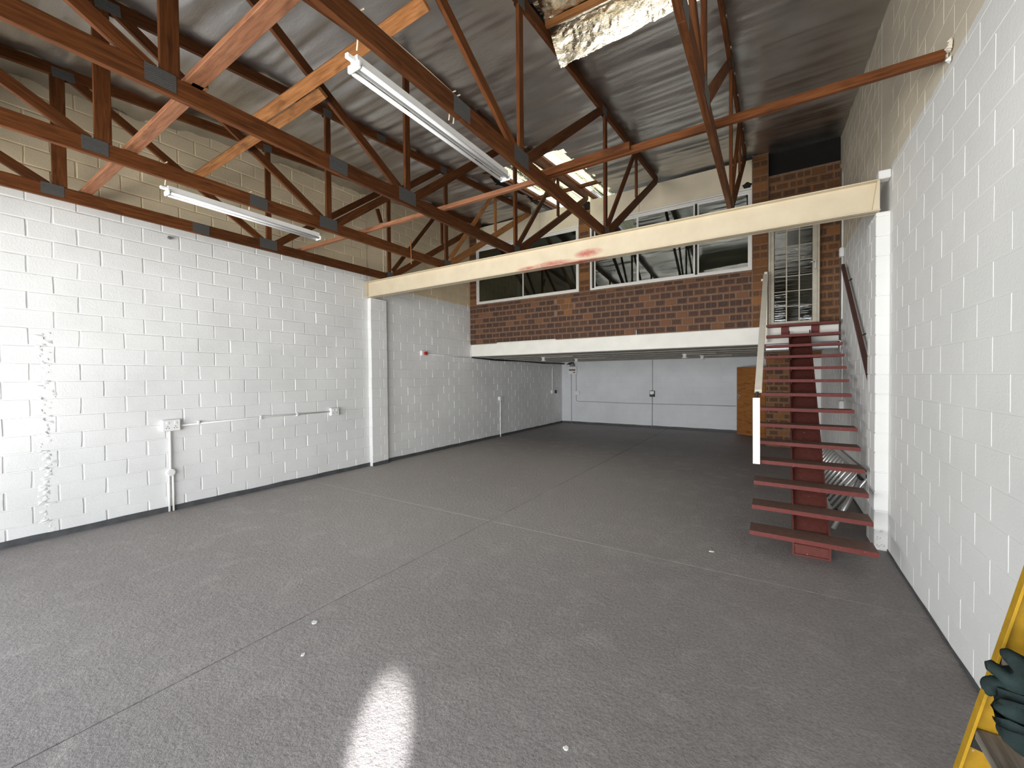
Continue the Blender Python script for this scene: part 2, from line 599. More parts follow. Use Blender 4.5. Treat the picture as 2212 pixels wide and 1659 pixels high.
def wloc(o):
    p = Vector(o.location)
    while o.parent is not None:
        o = o.parent
        p += Vector(o.location)
    return p


def thing(name, label, cat, loc=(0, 0, 0), group=None):
    o = bpy.data.objects.new(name, None)
    o.empty_display_size = 0.1
    COL.objects.link(o)
    o.location = loc
    o['label'] = label
    o['category'] = cat
    if group:
        o['group'] = group
    return o


def tag(o, label, cat, group=None):
    o['label'] = label
    o['category'] = cat
    if group:
        o['group'] = group
    return o


def struct(name, label=None, loc=(0, 0, 0)):
    o = bpy.data.objects.new(name, None)
    o.empty_display_size = 0.1
    COL.objects.link(o)
    o.location = loc
    o['kind'] = 'structure'
    if label:
        o['label'] = label
        o['category'] = name.split('_')[0]
    return o


def slabel(o, label, cat):
    o['label'] = label
    o['category'] = cat
    o['kind'] = 'structure'
    return o


def member(name, p0, p1, width, thick, m, parent, wdir=None, b=0.003):
    """a sawn timber: local X runs along it, local Y is its width direction, local Z its thickness"""
    p0, p1 = Vector(p0), Vector(p1)
    d = p1 - p0
    L = d.length
    x = d.normalized()
    t = Vector(wdir) if wdir is not None else Vector((1, 0, 0))  # thickness direction
    z = (t - x * t.dot(x)).normalized()
    y = z.cross(x)
    M = Matrix.Identity(4)
    c = (p0 + p1) / 2
    for i in range(3):
        M[i][0], M[i][1], M[i][2], M[i][3] = x[i], y[i], z[i], c[i]
    me = MB().box(-L / 2, L / 2, -width / 2, width / 2, -thick / 2, thick / 2, b).mesh(name)
    return link(name, me, m, parent, matrix=M)


# value noise in numpy for folded sheets
_rs = np.random.RandomState(11)
_LAT = _rs.rand(256, 256)


def vnoise(x, y):
    xi, yi = np.floor(x).astype(int), np.floor(y).astype(int)
    fx, fy = x - xi, y - yi
    fx, fy = fx * fx * (3 - 2 * fx), fy * fy * (3 - 2 * fy)
    a = _LAT[xi % 256, yi % 256]
    b = _LAT[(xi + 1) % 256, yi % 256]
    c = _LAT[xi % 256, (yi + 1) % 256]
    d = _LAT[(xi + 1) % 256, (yi + 1) % 256]
    return (a * (1 - fx) + b * fx) * (1 - fy) + (c * (1 - fx) + d * fx) * fy - 0.5


def px_area(c, ux, uy):
    """projected area (frame pixels of the 2212 px photograph) of a small quad at c spanned by ux, uy"""
    def pr(p):
        d = p - CAM
        w = d.dot(Fv)
        if w < 0.15:
            return None
        return (1106 + 885.6 * d.dot(Rv) / w, 829.5 - 885.6 * d.dot(Uv) / w)
    a, b, e = pr(c), pr(c + ux), pr(c + uy)
    if a is None or b is None or e is None:
        return 0
    if not (-60 < a[0] < 2272 and -60 < a[1] < 1719):
        return 0
    return abs((b[0] - a[0]) * (e[1] - a[1]) - (b[1] - a[1]) * (e[0] - a[0]))


# ------------------------------------------------------------------ coursed walls (blocks and bricks)
def piece_mesh(w, h, dep, bev, jit, rnd):
    """a block or brick face: back rim at 0, front proud by dep; local axes u, v, n"""
    j = lambda: rnd.uniform(-jit, jit)
    back = [(0, 0, -0.004), (w, 0, -0.004), (w, h, -0.004), (0, h, -0.004)]
    fr = [(bev * rnd.uniform(.5, 1.6) + j(), bev + j(), dep + j() * .4), (w - bev * rnd.uniform(.5, 1.6) + j(), bev + j(), dep + j() * .4),
          (w - bev + j(), h - bev + j(), dep + j() * .4), (bev + j(), h - bev + j(), dep + j() * .4)]
    mid = [(fr[i][0] * .5 + (fr[(i + 1) % 4][0]) * .5 + j(), fr[i][1] * .5 + fr[(i + 1) % 4][1] * .5 + j(), dep + j() * .3) for i in range(4)]
    vs = back + fr + mid
    fs = []
    for i in range(4):
        k = (i + 1) % 4
        fs.append((i, k, 4 + k, 8 + i))
        fs.append((i, 8 + i, 4 + i))
    fs.append((4, 8, 5, 9, 6, 10, 7, 11))
    return vs, fs


class Coursed:
    def __init__(self, kind, parent, origin, uax, nax, m, length, course, joint, dep, bev, jit, seed=1, brick=False, variants=10, patch=(0.55, 0.3)):
        self.kind, self.parent, self.o, self.u, self.n = kind, parent, Vector(origin), Vector(uax), Vector(nax)
        self.m, self.L, self.H, self.j, self.dep, self.bev, self.jit = m, length, course, joint, dep, bev, jit
        self.rnd = random.Random(seed)
        self.brick = brick
        self.cells = []
        self.patch = patch
        self.vars = {}
        self.nv = variants
        # frame with local x=u, y=z-up, z=n
        self.M = Matrix.Identity(4)
        v = Vector((0, 0, 1))
        for i in range(3):
            self.M[i][0], self.M[i][1], self.M[i][2] = self.u[i], v[i], self.n[i]

    def fill(self, u0, u1, z0, z1, keep=None, off=0.0):
        """cells of a running bond covering u0..u1, z0..z1"""
        k = 0
        z = z0
        while z < z1 - 0.02:
            h = min(self.H, z1 - z)
            u = u0 - (self.L / 2 if k % 2 else 0) + off
            while u > u0:
                u -= self.L
            while u < u1 - 0.005:
                a, b = max(u, u0), min(u + self.L, u1)
                if b - a > 0.035 and h > 0.03:
                    if keep is None or keep((a + b) / 2, z + h / 2, a, b, z, z + h):
                        self.cells.append((a, z, b - a, h))
                u += self.L
            z += self.H
            k += 1
        return self

    def tint(self):
        r = self.rnd
        t = r.random()
        g = r.uniform(0.75, 1.0) if t < self.patch[0] + self.patch[1] else r.uniform(0.0, 0.25)
        b = 1.0 if t > self.patch[0] else 0.0
        return (r.random(), g, b, 1)

    def raw(self, w, h):
        vs, fs = piece_mesh(w - self.j, h - self.j, self.dep, self.bev, self.jit, self.rnd)
        return vs, fs

    def finish_mesh(self, me, uvs, tints):
        if not self.brick:
            return
        ul = me.uv_layers.new(name='UVMap')
        ca = me.color_attributes.new('tint', 'FLOAT_COLOR', 'POINT')
        for i, c in enumerate(tints):
            ca.data[i].color = c
        for lp in me.loops:
            ul.data[lp.index].uv = uvs[lp.vertex_index]

    def single_mesh(self, w, h):
        vs, fs = self.raw(w, h)
        me = bpy.data.meshes.new(self.kind)
        me.from_pydata(vs, [], fs)
        ti = self.tint()
        self.finish_mesh(me, [(x / (w - self.j), y / (h - self.j)) for x, y, z in vs], [ti] * len(vs))
        me.materials.append(self.m)
        return me

    def emit(self, n_single=300, min_area=60):
        sc = []
        for c in self.cells:
            p = self.o + self.u * c[0] + Vector((0, 0, c[1]))
            sc.append(px_area(p, self.u * c[2], Vector((0, 0, c[3]))))
        order = sorted(range(len(self.cells)), key=lambda i: -sc[i])
        singles = [i for i in order[:n_single] if sc[i] > min_area]
        ss = set(singles)
        for i in singles:
            a, z, w, h = self.cells[i]
            full = abs(w - self.L) < 1e-4 and abs(h - self.H) < 1e-4
            if full:
                k = self.rnd.randrange(self.nv)
                if k not in self.vars:
                    self.vars[k] = self.single_mesh(w, h)
                me = self.vars[k]
            else:
                me = self.single_mesh(w, h)
            M = self.M.copy()
            p = self.o + self.u * (a + self.j / 2) + Vector((0, 0, z + self.j / 2)) + self.n * self.rnd.uniform(-.35, .35) * self.dep
            for r in range(3):
                M[r][3] = p[r]
            link(self.kind, me, self.m, self.parent, matrix=M)
        rest = [i for i in range(len(self.cells)) if i not in ss]
        if rest:
            V, Fc, UVs, T = [], [], [], []
            for i in rest:
                a, z, w, h = self.cells[i]
                vs, fs = self.raw(w, h)
                o = len(V)
                ti = self.tint()
                dn = self.rnd.uniform(-.35, .35) * self.dep
                for x, y, q in vs:
                    V.append(tuple(self.o + self.u * (a + self.j / 2 + x) + Vector((0, 0, z + self.j / 2 + y)) + self.n * (q + dn)))
                    UVs.append((x / (w - self.j), y / (h - self.j)))
                    T.append(ti)
                Fc += [tuple(k + o for k in f) for f in fs]
            me = bpy.data.meshes.new(self.kind + '_field')
            me.from_pydata(V, [], Fc)
            self.finish_mesh(me, UVs, T)
            link(self.kind + '_field', me, self.m, self.parent, kind='stuff')


# ------------------------------------------------------------------ shell
# floor: four poured panels with open joints between them
fl = struct('floor', 'dark grey painted rough concrete floor of the hall', (-3, 6, 0))
slabel(fl, 'dark grey painted rough concrete floor of the hall', 'floor')
JX, JY, JG = -2.99, 4.16, 0.008
for (x0, x1) in ((XL - 0.05, JX - JG / 2), (JX + JG / 2, XR + 0.05)):
    for (y0, y1) in ((YF, JY - JG / 4), (JY + JG / 4, YB + 0.05)):
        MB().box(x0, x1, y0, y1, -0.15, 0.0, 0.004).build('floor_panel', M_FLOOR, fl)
MB().box(XL, XR, YF, YB, -0.2, -0.012).build('joint_bed', M_BASEB, fl)

# yard outside the roller door
yd = MB().box(-14, 8, -16, YF - 0.3, -0.2, -0.02).build('yard_ground', flat('yard_concrete', (0.42, 0.40, 0.37), 0.9))
slabel(yd, 'pale concrete yard outside the roller door', 'ground')

# long socket wall
wl = struct('wall_left', None, (XL, 6.5, 0))
slabel(wl, 'long whitewashed blockwork wall with the socket outlets, cream above the truss line', 'wall')
MB().box(XL - 0.2, XL, YF, YB + 0.2, 0, 6.6).build('mortar_bed', M_LEFT, wl)
cw = Coursed('block', wl, (XL, 0, 0), (0, 1, 0), (1, 0, 0), M_LEFT, 0.40, 0.20, 0.008, 0.0085, 0.007, 0.003, 3)
PIL0, PIL1 = 5.52, 5.93


def keep_left(u, z, a, b, z0, z1):
    if z0 > roofz(u) + 0.05:
        return False
    if YM - 0.05 < u and 2.40 < z < 2.66:
        return False
    if YM + 0.1 < u and z > 2.66:
        return False
    return True


cw.fill(0.25, PIL0, 0.0, 5.8, keep_left, 0.13)
cw.fill(PIL1, YB, 0.0, 6.2, keep_left, 0.05)
cw.emit(300)
# rough toothed mortar seam near the door end
rr = random.Random(5)
sm = MB()
z = 0.05
while z < 2.35:
    hh = rr.uniform(0.02, 0.06)
    y = 1.09 + rr.uniform(-0.045, 0.045)
    wdt = rr.uniform(0.015, 0.05)
    sm.add([(XL + 0.006, y - wdt, z), (XL + 0.006, y + wdt, z + rr.uniform(-.01, .01)), (XL + 0.006, y + wdt * .8, z + hh), (XL + 0.006, y - wdt, z + hh),
            (XL + rr.uniform(.012, .021), y + rr.uniform(-.01, .01), z + hh * rr.uniform(.3, .7))],
           [(0, 1, 4), (1, 2, 4), (2, 3, 4), (3, 0, 4)])
    z += hh * 0.8
sm.build('mortar_seam', M_LEFT, wl, kind='stuff')

# staircase-side wall
wr = struct('wall_right', None, (XR, 6.5, 0))
slabel(wr, 'smooth white blockwork wall on the staircase side, beige stained near the roof', 'wall')
MB().box(XR, XR + 0.2, YF, YB + 0.2, 0, 6.6).build('mortar_bed', M_RIGHT, wr)
cr = Coursed('block', wr, (XR, 0, 0), (0, 1, 0), (-1, 0, 0), M_RIGHT, 0.40, 0.20, 0.0045, 0.0017, 0.006, 0.0009, 4)


def keep_right(u, z, a, b, z0, z1):
    if z0 > roofz(u) + 0.05 or (YM + 0.15 < u and z > 2.4):
        return False
    return True


cr.fill(1.4, PIL0, 0.0, 5.8, keep_right, 0.02)
cr.fill(PIL1, YB, 0.0, 6.0, keep_right, 0.15)
cr.emit(300)

# back wall (ground floor), washroom walls, front wall with the roller-door opening
wb = struct('wall_back', None, (-3, YB, 0))
slabel(wb, 'bluish white painted back wall below the mezzanine', 'wall')
MB().box(XL - 0.2, XR + 0.2, YB, YB + 0.2, 0, 2.7).build('mortar_bed', M_BACK, wb)
Coursed('block', wb, (0, YB, 0), (1, 0, 0), (0, -1, 0), M_BACK, 0.40, 0.20, 0.003, 0.0025, 0.003, 0.001, 6).fill(XL, -0.13, 0, 2.37).emit(0)

wf = struct('wall_front', None, (-3, YF, 0))
slabel(wf, 'front wall with the open roller door behind the viewer', 'wall')
MB().box(XL - 0.2, -6.7, YF - 0.2, YF, 0, 6.6).build('jamb', M_LEFT, wf)
MB().box(0.75, XR + 0.2, YF - 0.2, YF, 0, 6.6).build('jamb', M_LEFT, wf)
MB().box(-6.7, 0.75, YF - 0.2, YF, 3.45, 6.6).build('head_wall', M_LEFT, wf)

# pillars under the steel beam
BZB, BZT = 3.437, 3.747
for nm, x0, x1, mm, lab, nx in (('trim_1', XL - 0.01, XL + 0.10, M_LEFT, 'whitewashed block pier under the steel beam on the socket wall', 1),
                                ('trim_2', XR - 0.107, XR + 0.01, M_RIGHT, 'white painted block pier beside the staircase', -1)):
    p = struct(nm, None, ((x0 + x1) / 2, 5.72, 0))
    slabel(p, lab, 'pillar')
    rr = random.Random(9)
    z = 0.0
    MB().box(x0 + 0.006, x1 - 0.006, PIL0 + 0.006, PIL1 - 0.006, 0, BZB).build('core', mm, p)
    while z < BZB - 0.02:
        h = min(0.2, BZB - z)
        jx, jy = rr.uniform(-.002, .002), rr.uniform(-.003, .003)
        # two halves per course, bond alternating
        cut = PIL0 + (0.205 if int(z * 5 + .5) % 2 else 0.30)
        for ya, yb in ((PIL0, cut - .003), (cut + .003, PIL1)):
            MB().box(x0 + jx, x1 + jx, ya + jy, yb + jy, z + 0.003, z + h - 0.003, 0.006).build('block', mm, p)
        z += 0.2
    if nx < 0:  # broken mortar at the foot
        f = MB()
        for k in range(9):
            xa = x0 + rr.uniform(0, .06)
            za = rr.uniform(.02, .2)
            f.add([(xa, PIL0 + .003, za), (xa + .04, PIL0 + .003, za + .01), (xa + .03, PIL0 + .003, za + .035), (xa + .02, PIL0 - .012, za + .02)],
                  [(0, 1, 3), (1, 2, 3), (2, 0, 3)])
        f.build('mortar_lump', mm, p, kind='stuff')

# skirting bands
for nm, pts in (('baseboard_left', [(XL + 0.012, 0.2, XL + 0.020, PIL0), (XL + 0.012, PIL1, XL + 0.020, YB)]),
                ('baseboard_back', [(XL, YB - 0.012, -0.13, YB - 0.004)]),
                ('baseboard_right', [(XR - 0.008, 1.2, XR - 0.004, PIL0), (XR - 0.008, PIL1, XR - 0.004, 12.2)]),
                ('baseboard_pier', [(XL + 0.10, PIL0, XL + 0.108, PIL1)])):
    b = MB()
    rr = random.Random(len(nm))
    for x0, y0, x1, y1 in pts:
        hgt = 0.072 if 'right' not in nm else 0.02
        if 'back' in nm:
            n = int((x1 - x0) / .25)
            prof = [(x0 + (x1 - x0) * i / n, hgt + rr.uniform(-.006, .006)) for i in range(n + 1)]
            b.prism([(x0, 0)] + prof + [(x1, 0)], 'y', y0, y1)
        else:
            n = max(2, int((y1 - y0) / .25))
            prof = [(y0 + (y1 - y0) * i / n, hgt + rr.uniform(-.006, .006)) for i in range(n + 1)]
            b.prism([(y0, 0)] + prof + [(y1, 0)], 'x', x0, x1)
    o = b.build(nm, M_BASEB)
    slabel(o, {'baseboard_left': 'dark grey painted skirting band along the socket wall', 'baseboard_back': 'dark grey painted skirting band along the back wall',
               'baseboard_right': 'thin dark skirting line at the foot of the staircase-side wall', 'baseboard_pier': 'dark grey skirting band round the block pier of the socket wall'}[nm], 'baseboard')

# ------------------------------------------------------------------ roof: foil, sheets, skylight, purlins
SKX0, SKX1, SKY0, SKY1 = -4.62, -2.99, 6.30, YM + 0.25


def foil_height(X, Y):
    h = 0.030 * vnoise(X * 0.45 + 3, Y * 3.1) + 0.026 * vnoise(X * 0.8 + 0.35 * Y + 40, Y * 6.7 + 7) + 0.012 * vnoise(X * 1.6 + 17 - 0.8 * Y, Y * 13 + 3)
    # flatter where it is stapled to the trusses
    wr_ = np.zeros_like(X)
    for tx in TRX:
        wr_ = np.maximum(wr_, np.exp(-((X - tx) / 0.16) ** 2))
    amp = (1.0 - 0.55 * wr_) * (1.0 + 0.5 * np.clip((-3.5 - X) / 3.0, 0, 1))
    crink = 0.020 * vnoise(X * 5.0 + 9, Y * 9 + 2) * wr_
    return 1.35 * h * amp + crink - 0.03 * (1 - wr_)


TRX = [-6.47, -4.965, -3.495, -1.995, -0.425]


def sheet(name, x0, x1, y0, y1, nx, ny, fn, m, parent, skip=None):
    xs, ys = np.linspace(x0, x1, nx), np.linspace(y0, y1, ny)
    X, Y = np.meshgrid(xs, ys, indexing='ij')
    Z = fn(X, Y)
    vs = np.stack([X.ravel(), Y.ravel(), Z.ravel()], 1)
    idx = np.arange(nx * ny).reshape(nx, ny)
    q = np.stack([idx[:-1, :-1], idx[1:, :-1], idx[1:, 1:], idx[:-1, 1:]], -1)
    if skip is not None:
        cx, cy = (X[:-1, :-1] + X[1:, 1:]) / 2, (Y[:-1, :-1] + Y[1:, 1:]) / 2
        q = q[~skip(cx, cy)]
    q = q.reshape(-1, 4)
    me = bpy.data.meshes.new(name)
    me.from_pydata(vs.tolist(), [], q.tolist())
    return link(name, me, m, parent, True)


ce = struct('ceiling', None, (-3, 4, 5.4))
slabel(ce, 'silver foil roof lining sagging over the trusses', 'ceiling')


def in_hole(x, y):
    sk = (x > SKX0 + 0.03 * np.sin(y * 9)) & (x < SKX1 + 0.012 * np.sin(y * 14)) & (y > SKY0 + 0.05 * np.sin(x * 6))
    tn = (x > TRX[3] + 0.03) & (x < TRX[4] - 0.05) & (y > 3.50) & (y < 3.80)
    return sk | tn


sheet('foil_sheet', XL, XR + 0.02, YF, YM + 0.30, 150, 620, lambda X, Y: 5.075 + 0.0915 * Y + foil_height(X, Y), M_FOIL, ce, in_hole)

# torn foil over the fourth bay: a hanging flap and the crumpled sheet above the purlin


def crumple(X, Y, s=1.0):
    return s * (0.05 * vnoise(X * 5 + 3, Y * 5 + 1) + 0.03 * np.abs(vnoise(X * 11 + 31, Y * 11 + 5)) + 0.012 * vnoise(X * 27, Y * 27))


n1, n2 = 110, 50
xs = np.linspace(-1.955, -0.50, n1)
tt = np.linspace(0, 1, n2)
X, T = np.meshgrid(xs, tt, indexing='ij')
bot = 5.03 + 0.055 * np.clip((X + 1.95) / 1.2, 0, 1) + 0.012 * vnoise(X * 9, X * 0 + 4)
Zt = 5.425 + 0 * X
Z = Zt + (bot - Zt) * T
Y = 3.86 + 0.10 * T * T + crumple(X, Z, 0.9) * np.clip(T * 3, 0, 1)
XX = X + 0.05 * T * np.clip((-1.2 - X) / .7, 0, 1) * 1.6
vs = np.stack([XX.ravel(), Y.ravel(), Z.ravel()], 1)
idx = np.arange(n1 * n2).reshape(n1, n2)
q = np.stack([idx[:-1, :-1], idx[1:, :-1], idx[1:, 1:], idx[:-1, 1:]], -1).reshape(-1, 4)
me = bpy.data.meshes.new('foil_flap')
me.from_pydata(vs.tolist(), [], q.tolist())
fo = link('foil_flap', me, M_FOILB, ce, True)
fo['label'] = 'bright crumpled foil flap hanging torn from the roof'
fo = sheet('crumpled_foil', -1.97, -0.46, 3.20, 3.86, 100, 60, lambda X, Y: 5.085 + 0.0915 * Y + crumple(X, Y, 1.2), M_FOILB, ce)

# steel sheets above the foil, leaving the skylight bay open
for a, b_, c_, d_ in ((XL - .2, SKX0, YF - .2, YM + 6.2), (SKX1, XR + .2, YF - .2, YM + 6.2), (SKX0, SKX1, YF - .2, SKY0 - .1)):
    MB().add([(a, c_, 5.27 + .0915 * c_), (b_, c_, 5.27 + .0915 * c_), (b_, d_, 5.27 + .0915 * d_), (a, d_, 5.27 + .0915 * d_),
              (a, c_, 5.29 + .0915 * c_), (b_, c_, 5.29 + .0915 * c_), (b_, d_, 5.29 + .0915 * d_), (a, d_, 5.29 + .0915 * d_)],
             [(0, 1, 2, 3), (7, 6, 5, 4), (0, 4, 5, 1), (1, 5, 6, 2), (2, 6, 7, 3), (3, 7, 4, 0)]).build('roof_sheet', M_ROOF, ce)

# skylight: corrugated translucent sheets, seen between trimming boards
sk = struct('window_3', None, (-3.8, 7.7, 5.9))
slabel(sk, 'dirty translucent corrugated skylight sheets in the roof bay', 'skylight')
for a, b_ in ((-3.47, SKX1), (-4.50, -3.60)):
    sheet('skylight_sheet', a, b_, SKY0 - 0.12, YM + 0.8, 60, 6,
          lambda X, Y: 5.24 + 0.0915 * Y + 0.024 * np.sin((X - a) * 2 * math.pi / 0.24), M_SKY, sk)
for x_, w_, m_ in ((-3.54, 0.10, M_TIMBERM), (-4.53, 0.05, M_TIMBERL), (-4.66, 0.05, M_TIMBER), (-2.97, 0.03, M_TIMBER)):
    member('trimming_board', (x_, SKY0 - .1, roofz(SKY0 - .1) + .09), (x_, YM + .5, roofz(YM + .5) + .09), w_, 0.05, m_, sk, (0, 0, 1))
for y_ in (6.36, 8.30):
    member('skylight_purlin', (SKX0 - .3, y_, roofz(y_) + .05), (SKX1 + .15, y_, roofz(y_) + .05), 0.07, 0.05, M_TIMBER, sk, (0, 1, 0))
pu = member('purlin', (TRX[3] + .03, 3.80, 5.40), (TRX[4] - .02, 3.86, 5.40), 0.055, 0.045, M_TIMBERL, None, (0, 1, 0))
tag(pu, 'short pale purlin above the torn hanging foil flap', 'purlin')

# ------------------------------------------------------------------ trusses


def tc_bot(y):
    return 4.95 + 0.0915 * y


def truss(x, label, n):
    t = thing('roof_truss', label, 'truss', (x, 3.5, 3.745), 'timber roof trusses on the steel beam')
    TH, TW = 0.044, 0.036
    m = M_TIMBER
    member('bottom_chord', (x, YF + .02, 3.815), (x, 2.44, 3.815), 0.14, TH, m, t)
    member('bottom_chord', (x, 2.44, 3.815), (x, 5.60, 3.815), 0.14, TH, m, t)
    member('top_chord', (x, YF + .02, tc_bot(YF + .02) + .058), (x, 3.30, tc_bot(3.30) + .058), 0.116, TH, m, t)
    member('top_chord', (x, 3.30, tc_bot(3.30) + .058), (x, 8.72, tc_bot(8.72) + .058), 0.116, TH, m, t)
    w = lambda p, q, wd, mm=m, nm='web': member(nm, (x, *p), (x, *q), wd, TW, mm, t)
    lm = m if n in (0, 1, 3) else M_TIMBERL
    w((1.155, 3.87), (1.155, tc_bot(1.155) + .04), 0.112)
    w((1.25, tc_bot(1.25) + .03), (3.27, 3.86), 0.092)
    w((3.325, 3.87), (3.325, tc_bot(3.325) + .04), 0.076)
    w((3.42, 3.87), (5.52, tc_bot(5.52) + .03), 0.100)
    w((5.650, 3.76), (5.650, tc_bot(5.65) + .04), 0.080)
    w((-0.44, 4.69), (1.06, 3.86), 0.10)
    ohm = M_TIMBERL if n == 1 else m
    w((5.66, 3.81), (8.66, tc_bot(8.66) + .01), 0.118, ohm, 'overhang_chord')
    w((5.74, 3.96), (7.13, tc_bot(7.13) + .02), 0.076, ohm)
    w((7.22, 4.90), (7.22, tc_bot(7.22) + .03), 0.066, ohm)
    # nail plates, both faces
    pl = [((1.10, 3.83), 0.17, 0.12, 0), ((2.44, 3.815), 0.19, 0.125, 0), ((3.31, 3.845), 0.25, 0.145, 0), ((5.66, 3.85), 0.15, 0.13, 0),
          ((1.20, tc_bot(1.2) + .03), 0.17, 0.10, .0915), ((3.32, tc_bot(3.32) + .03), 0.12, 0.10, .0915), ((4.2, tc_bot(4.2) + .055), 0.16, 0.09, .0915),
          ((5.58, tc_bot(5.58) + .03), 0.15, 0.11, .0915)]
    for (py, pz), a, h, sl in pl:
        for s in (-1, 1):
            member('nail_plate', (x + s * (TH / 2 + .0018), py - a / 2, pz - sl * a / 2), (x + s * (TH / 2 + .0018), py + a / 2, pz + sl * a / 2), h, 0.003, M_PLATE, t, b=0)
    if n == 0:
        member('broken_strut', (x - .035, 5.40, 5.10), (x - .04, 5.50, 4.86), 0.085, 0.03, M_TIMBER, t)
    if n == 1:
        member('pale_batten', (x + .034, 4.765, 3.64), (x + .034, 4.755, 4.01), 0.018, 0.012, M_TIMBERL, t)
    # top chord carries a line of foil tabs on the truss over the stairs
    if n == 4:
        for k in range(9):
            y_ = 3.6 + k * 0.55
            MB().box(x + .024, x + .034, y_, y_ + .03, tc_bot(y_) + .03, tc_bot(y_) + .05).build('foil_tab', M_GALV, t)
    return t


LAB = ['brown timber roof truss running closest to the long socket wall',
       'brown timber roof truss carrying the smaller-looking fluorescent batten, second from the socket wall',
       'brown timber roof truss without a lamp, between the two with fluorescent battens',
       'brown timber roof truss with the twin-tube batten alongside its chord, fourth from the socket wall',
       'brown timber roof truss nearest the staircase wall, above the stairs']
for n, x in enumerate(TRX):
    truss(x, LAB[n], n)


def timber_thing(name, p0, p1, width, thick, m, label, wdir, cat='timber brace'):
    o = member(name, p0, p1, width, thick, m, None, wdir)
    tag(o, label, cat)
    return o


# binders on top of the bottom chords
ZB = 3.888
timber_thing('ceiling_binder', (-3.635, 1.292, ZB + .022), (-1.92, 1.272, ZB + .022), 0.108, 0.040, M_TIMBERM,
             'pinkish flat binder with a sawn white end beside the twin-tube batten', (0, 0, 1))
timber_thing('ceiling_binder', (XL + .02, 1.372, ZB + .022), (-3.44, 1.318, ZB + .022), 0.095, 0.040, M_TIMBERM,
             'pinkish flat binder running from the socket wall over the first three trusses', (0, 0, 1))
timber_thing('ceiling_binder', (0.965, 3.89, ZB + .034), (-2.03, 3.89, ZB + .034), 0.066, 0.042, M_TIMBER,
             'long brown binder built into the staircase wall', (0, 1, 0))
timber_thing('ceiling_binder', (-1.12, 3.845, ZB + .052), (-2.06, 3.845, ZB + .038), 0.072, 0.042, M_TIMBER,
             'short brown splice lapped beside the long binder near the skylight', (0, 1, 0))
timber_thing('ceiling_binder', (-1.98, 3.935, ZB + .030), (XL + .02, 3.85, ZB + .022), 0.052, 0.050, M_TIMBERM,
             'slender pale binder crossing from the skylight to the socket wall', (0, 1, 0))
nrm = Vector((0, 0.51, 0.86))
timber_thing('web_binder', (-2.03, 2.125, 4.40), (-4.39, 2.150, 4.40), 0.098, 0.036, M_TIMBERL,
             'upper pale orange board nailed across the truss webs, ending at the twin-tube batten', nrm, 'timber board')
timber_thing('web_binder', (-3.37, 2.222, 4.340), (-6.44, 2.268, 4.340), 0.092, 0.036, M_TIMBERL,
             'lower pale orange board spliced beside the other and running to the first truss', nrm, 'timber board')

# mortar patch and knot where the long binder enters the wall
o = MB()
rr = random.Random(3)
for k in range(10):
    a = Vector((XR - .012, 3.87 + rr.uniform(-.05, .05), ZB + .03 + rr.uniform(-.06, .06)))
    r_ = rr.uniform(.008, .02)
    o.add([a + Vector((0, -r_, -r_)), a + Vector((0, r_, -r_)), a + Vector((0, r_, r_)), a + Vector((0, -r_, r_)), a + Vector((-r_ * 1.4, 0, 0))],
          [(0, 1, 4), (1, 2, 4), (2, 3, 4), (3, 0, 4)])
o.build('mortar_patch', M_RIGHT, wr, kind='stuff')

# ------------------------------------------------------------------ steel beam
bt = thing('steel_beam', 'cream painted steel beam with red smears carrying the roof trusses', 'beam', (-3, 5.56, BZB))
y0 = 5.445
MB().box(XL + .012, XR - .085, y0 + .065, y0 + .075, BZB, BZT).build('beam_web', M_BEAM, bt)
MB().box(XL + .012, XR - .085, y0, y0 + .14, BZT - .010, BZT, .002).build('top_flange', M_BEAM, bt)
MB().box(XL + .012, XR - .085, y0, y0 + .14, BZB, BZB + .010, .002).build('bottom_flange', M_BEAM, bt)
MB().box(XL + .05, XL + .060, y0 + .004, y0 + .13, BZB + .012, BZT - .012).build('stiffener_plate', M_BEAM, bt)
MB().prism([(XR - .145, BZB + .012), (XR - .09, BZB + .012), (XR - .09, BZT - .012), (XR - .11, BZT - .012)], 'y', y0 + .006, y0 + .062).build('stiffener_plate', M_BEAM, bt)
MB().box(XR - .10, XR - .004, y0 + .01, y0 + .13, BZT, BZT + .085, .008).build('bearing_block', M_RIGHT, bt)

# ------------------------------------------------------------------ mezzanine
fm = struct('floor_mezzanine', None, (-3, 11, 2.37))
slabel(fm, 'white edged concrete mezzanine slab under the brick office front', 'floor')
ZS0, ZS1 = 2.368, 2.690
MB().box(XL + .005, XR - .035, YM, YM + .25, ZS0, ZS1, .012).build('slab_edge', M_SLAB, fm)
MB().box(XL, XR, YM + .25, YB, ZS0 + .03, ZS1).build('slab_deck', M_SOFFIT, fm)
k = 0
y_ = YM + .27
while y_ < YB - .1:
    h_ = .028 if k % 3 == 0 else 0.012
    MB().box(XL + .02, XR - .02, y_, y_ + .285, ZS0 + .03 - h_, ZS0 + .032, .004).build('soffit_plank', M_SOFFIT, fm)
    y_ += .30
    k += 1
# white pipe round the slab end and small hook
MB().tube([(XL + .03, YM - .02, ZS1 + .02), (XL + .03, YM - .02, ZS0 - .02), (XL + .03, YM + .2, ZS0 - .03)], .012, 8).build('edge_conduit', M_WHITE, fm, True)
MB().tube([(-2.46, YM - .012, ZS1 + .10), (-2.46, YM - .016, ZS1 - .005)], .007, 6).build('hook', M_WHITE, fm)
MB().box(XL + .9, XL + 2.6, YM - .010, YM + .02, ZS1, ZS1 + .018).build('paint_ridge', M_SLAB, fm)

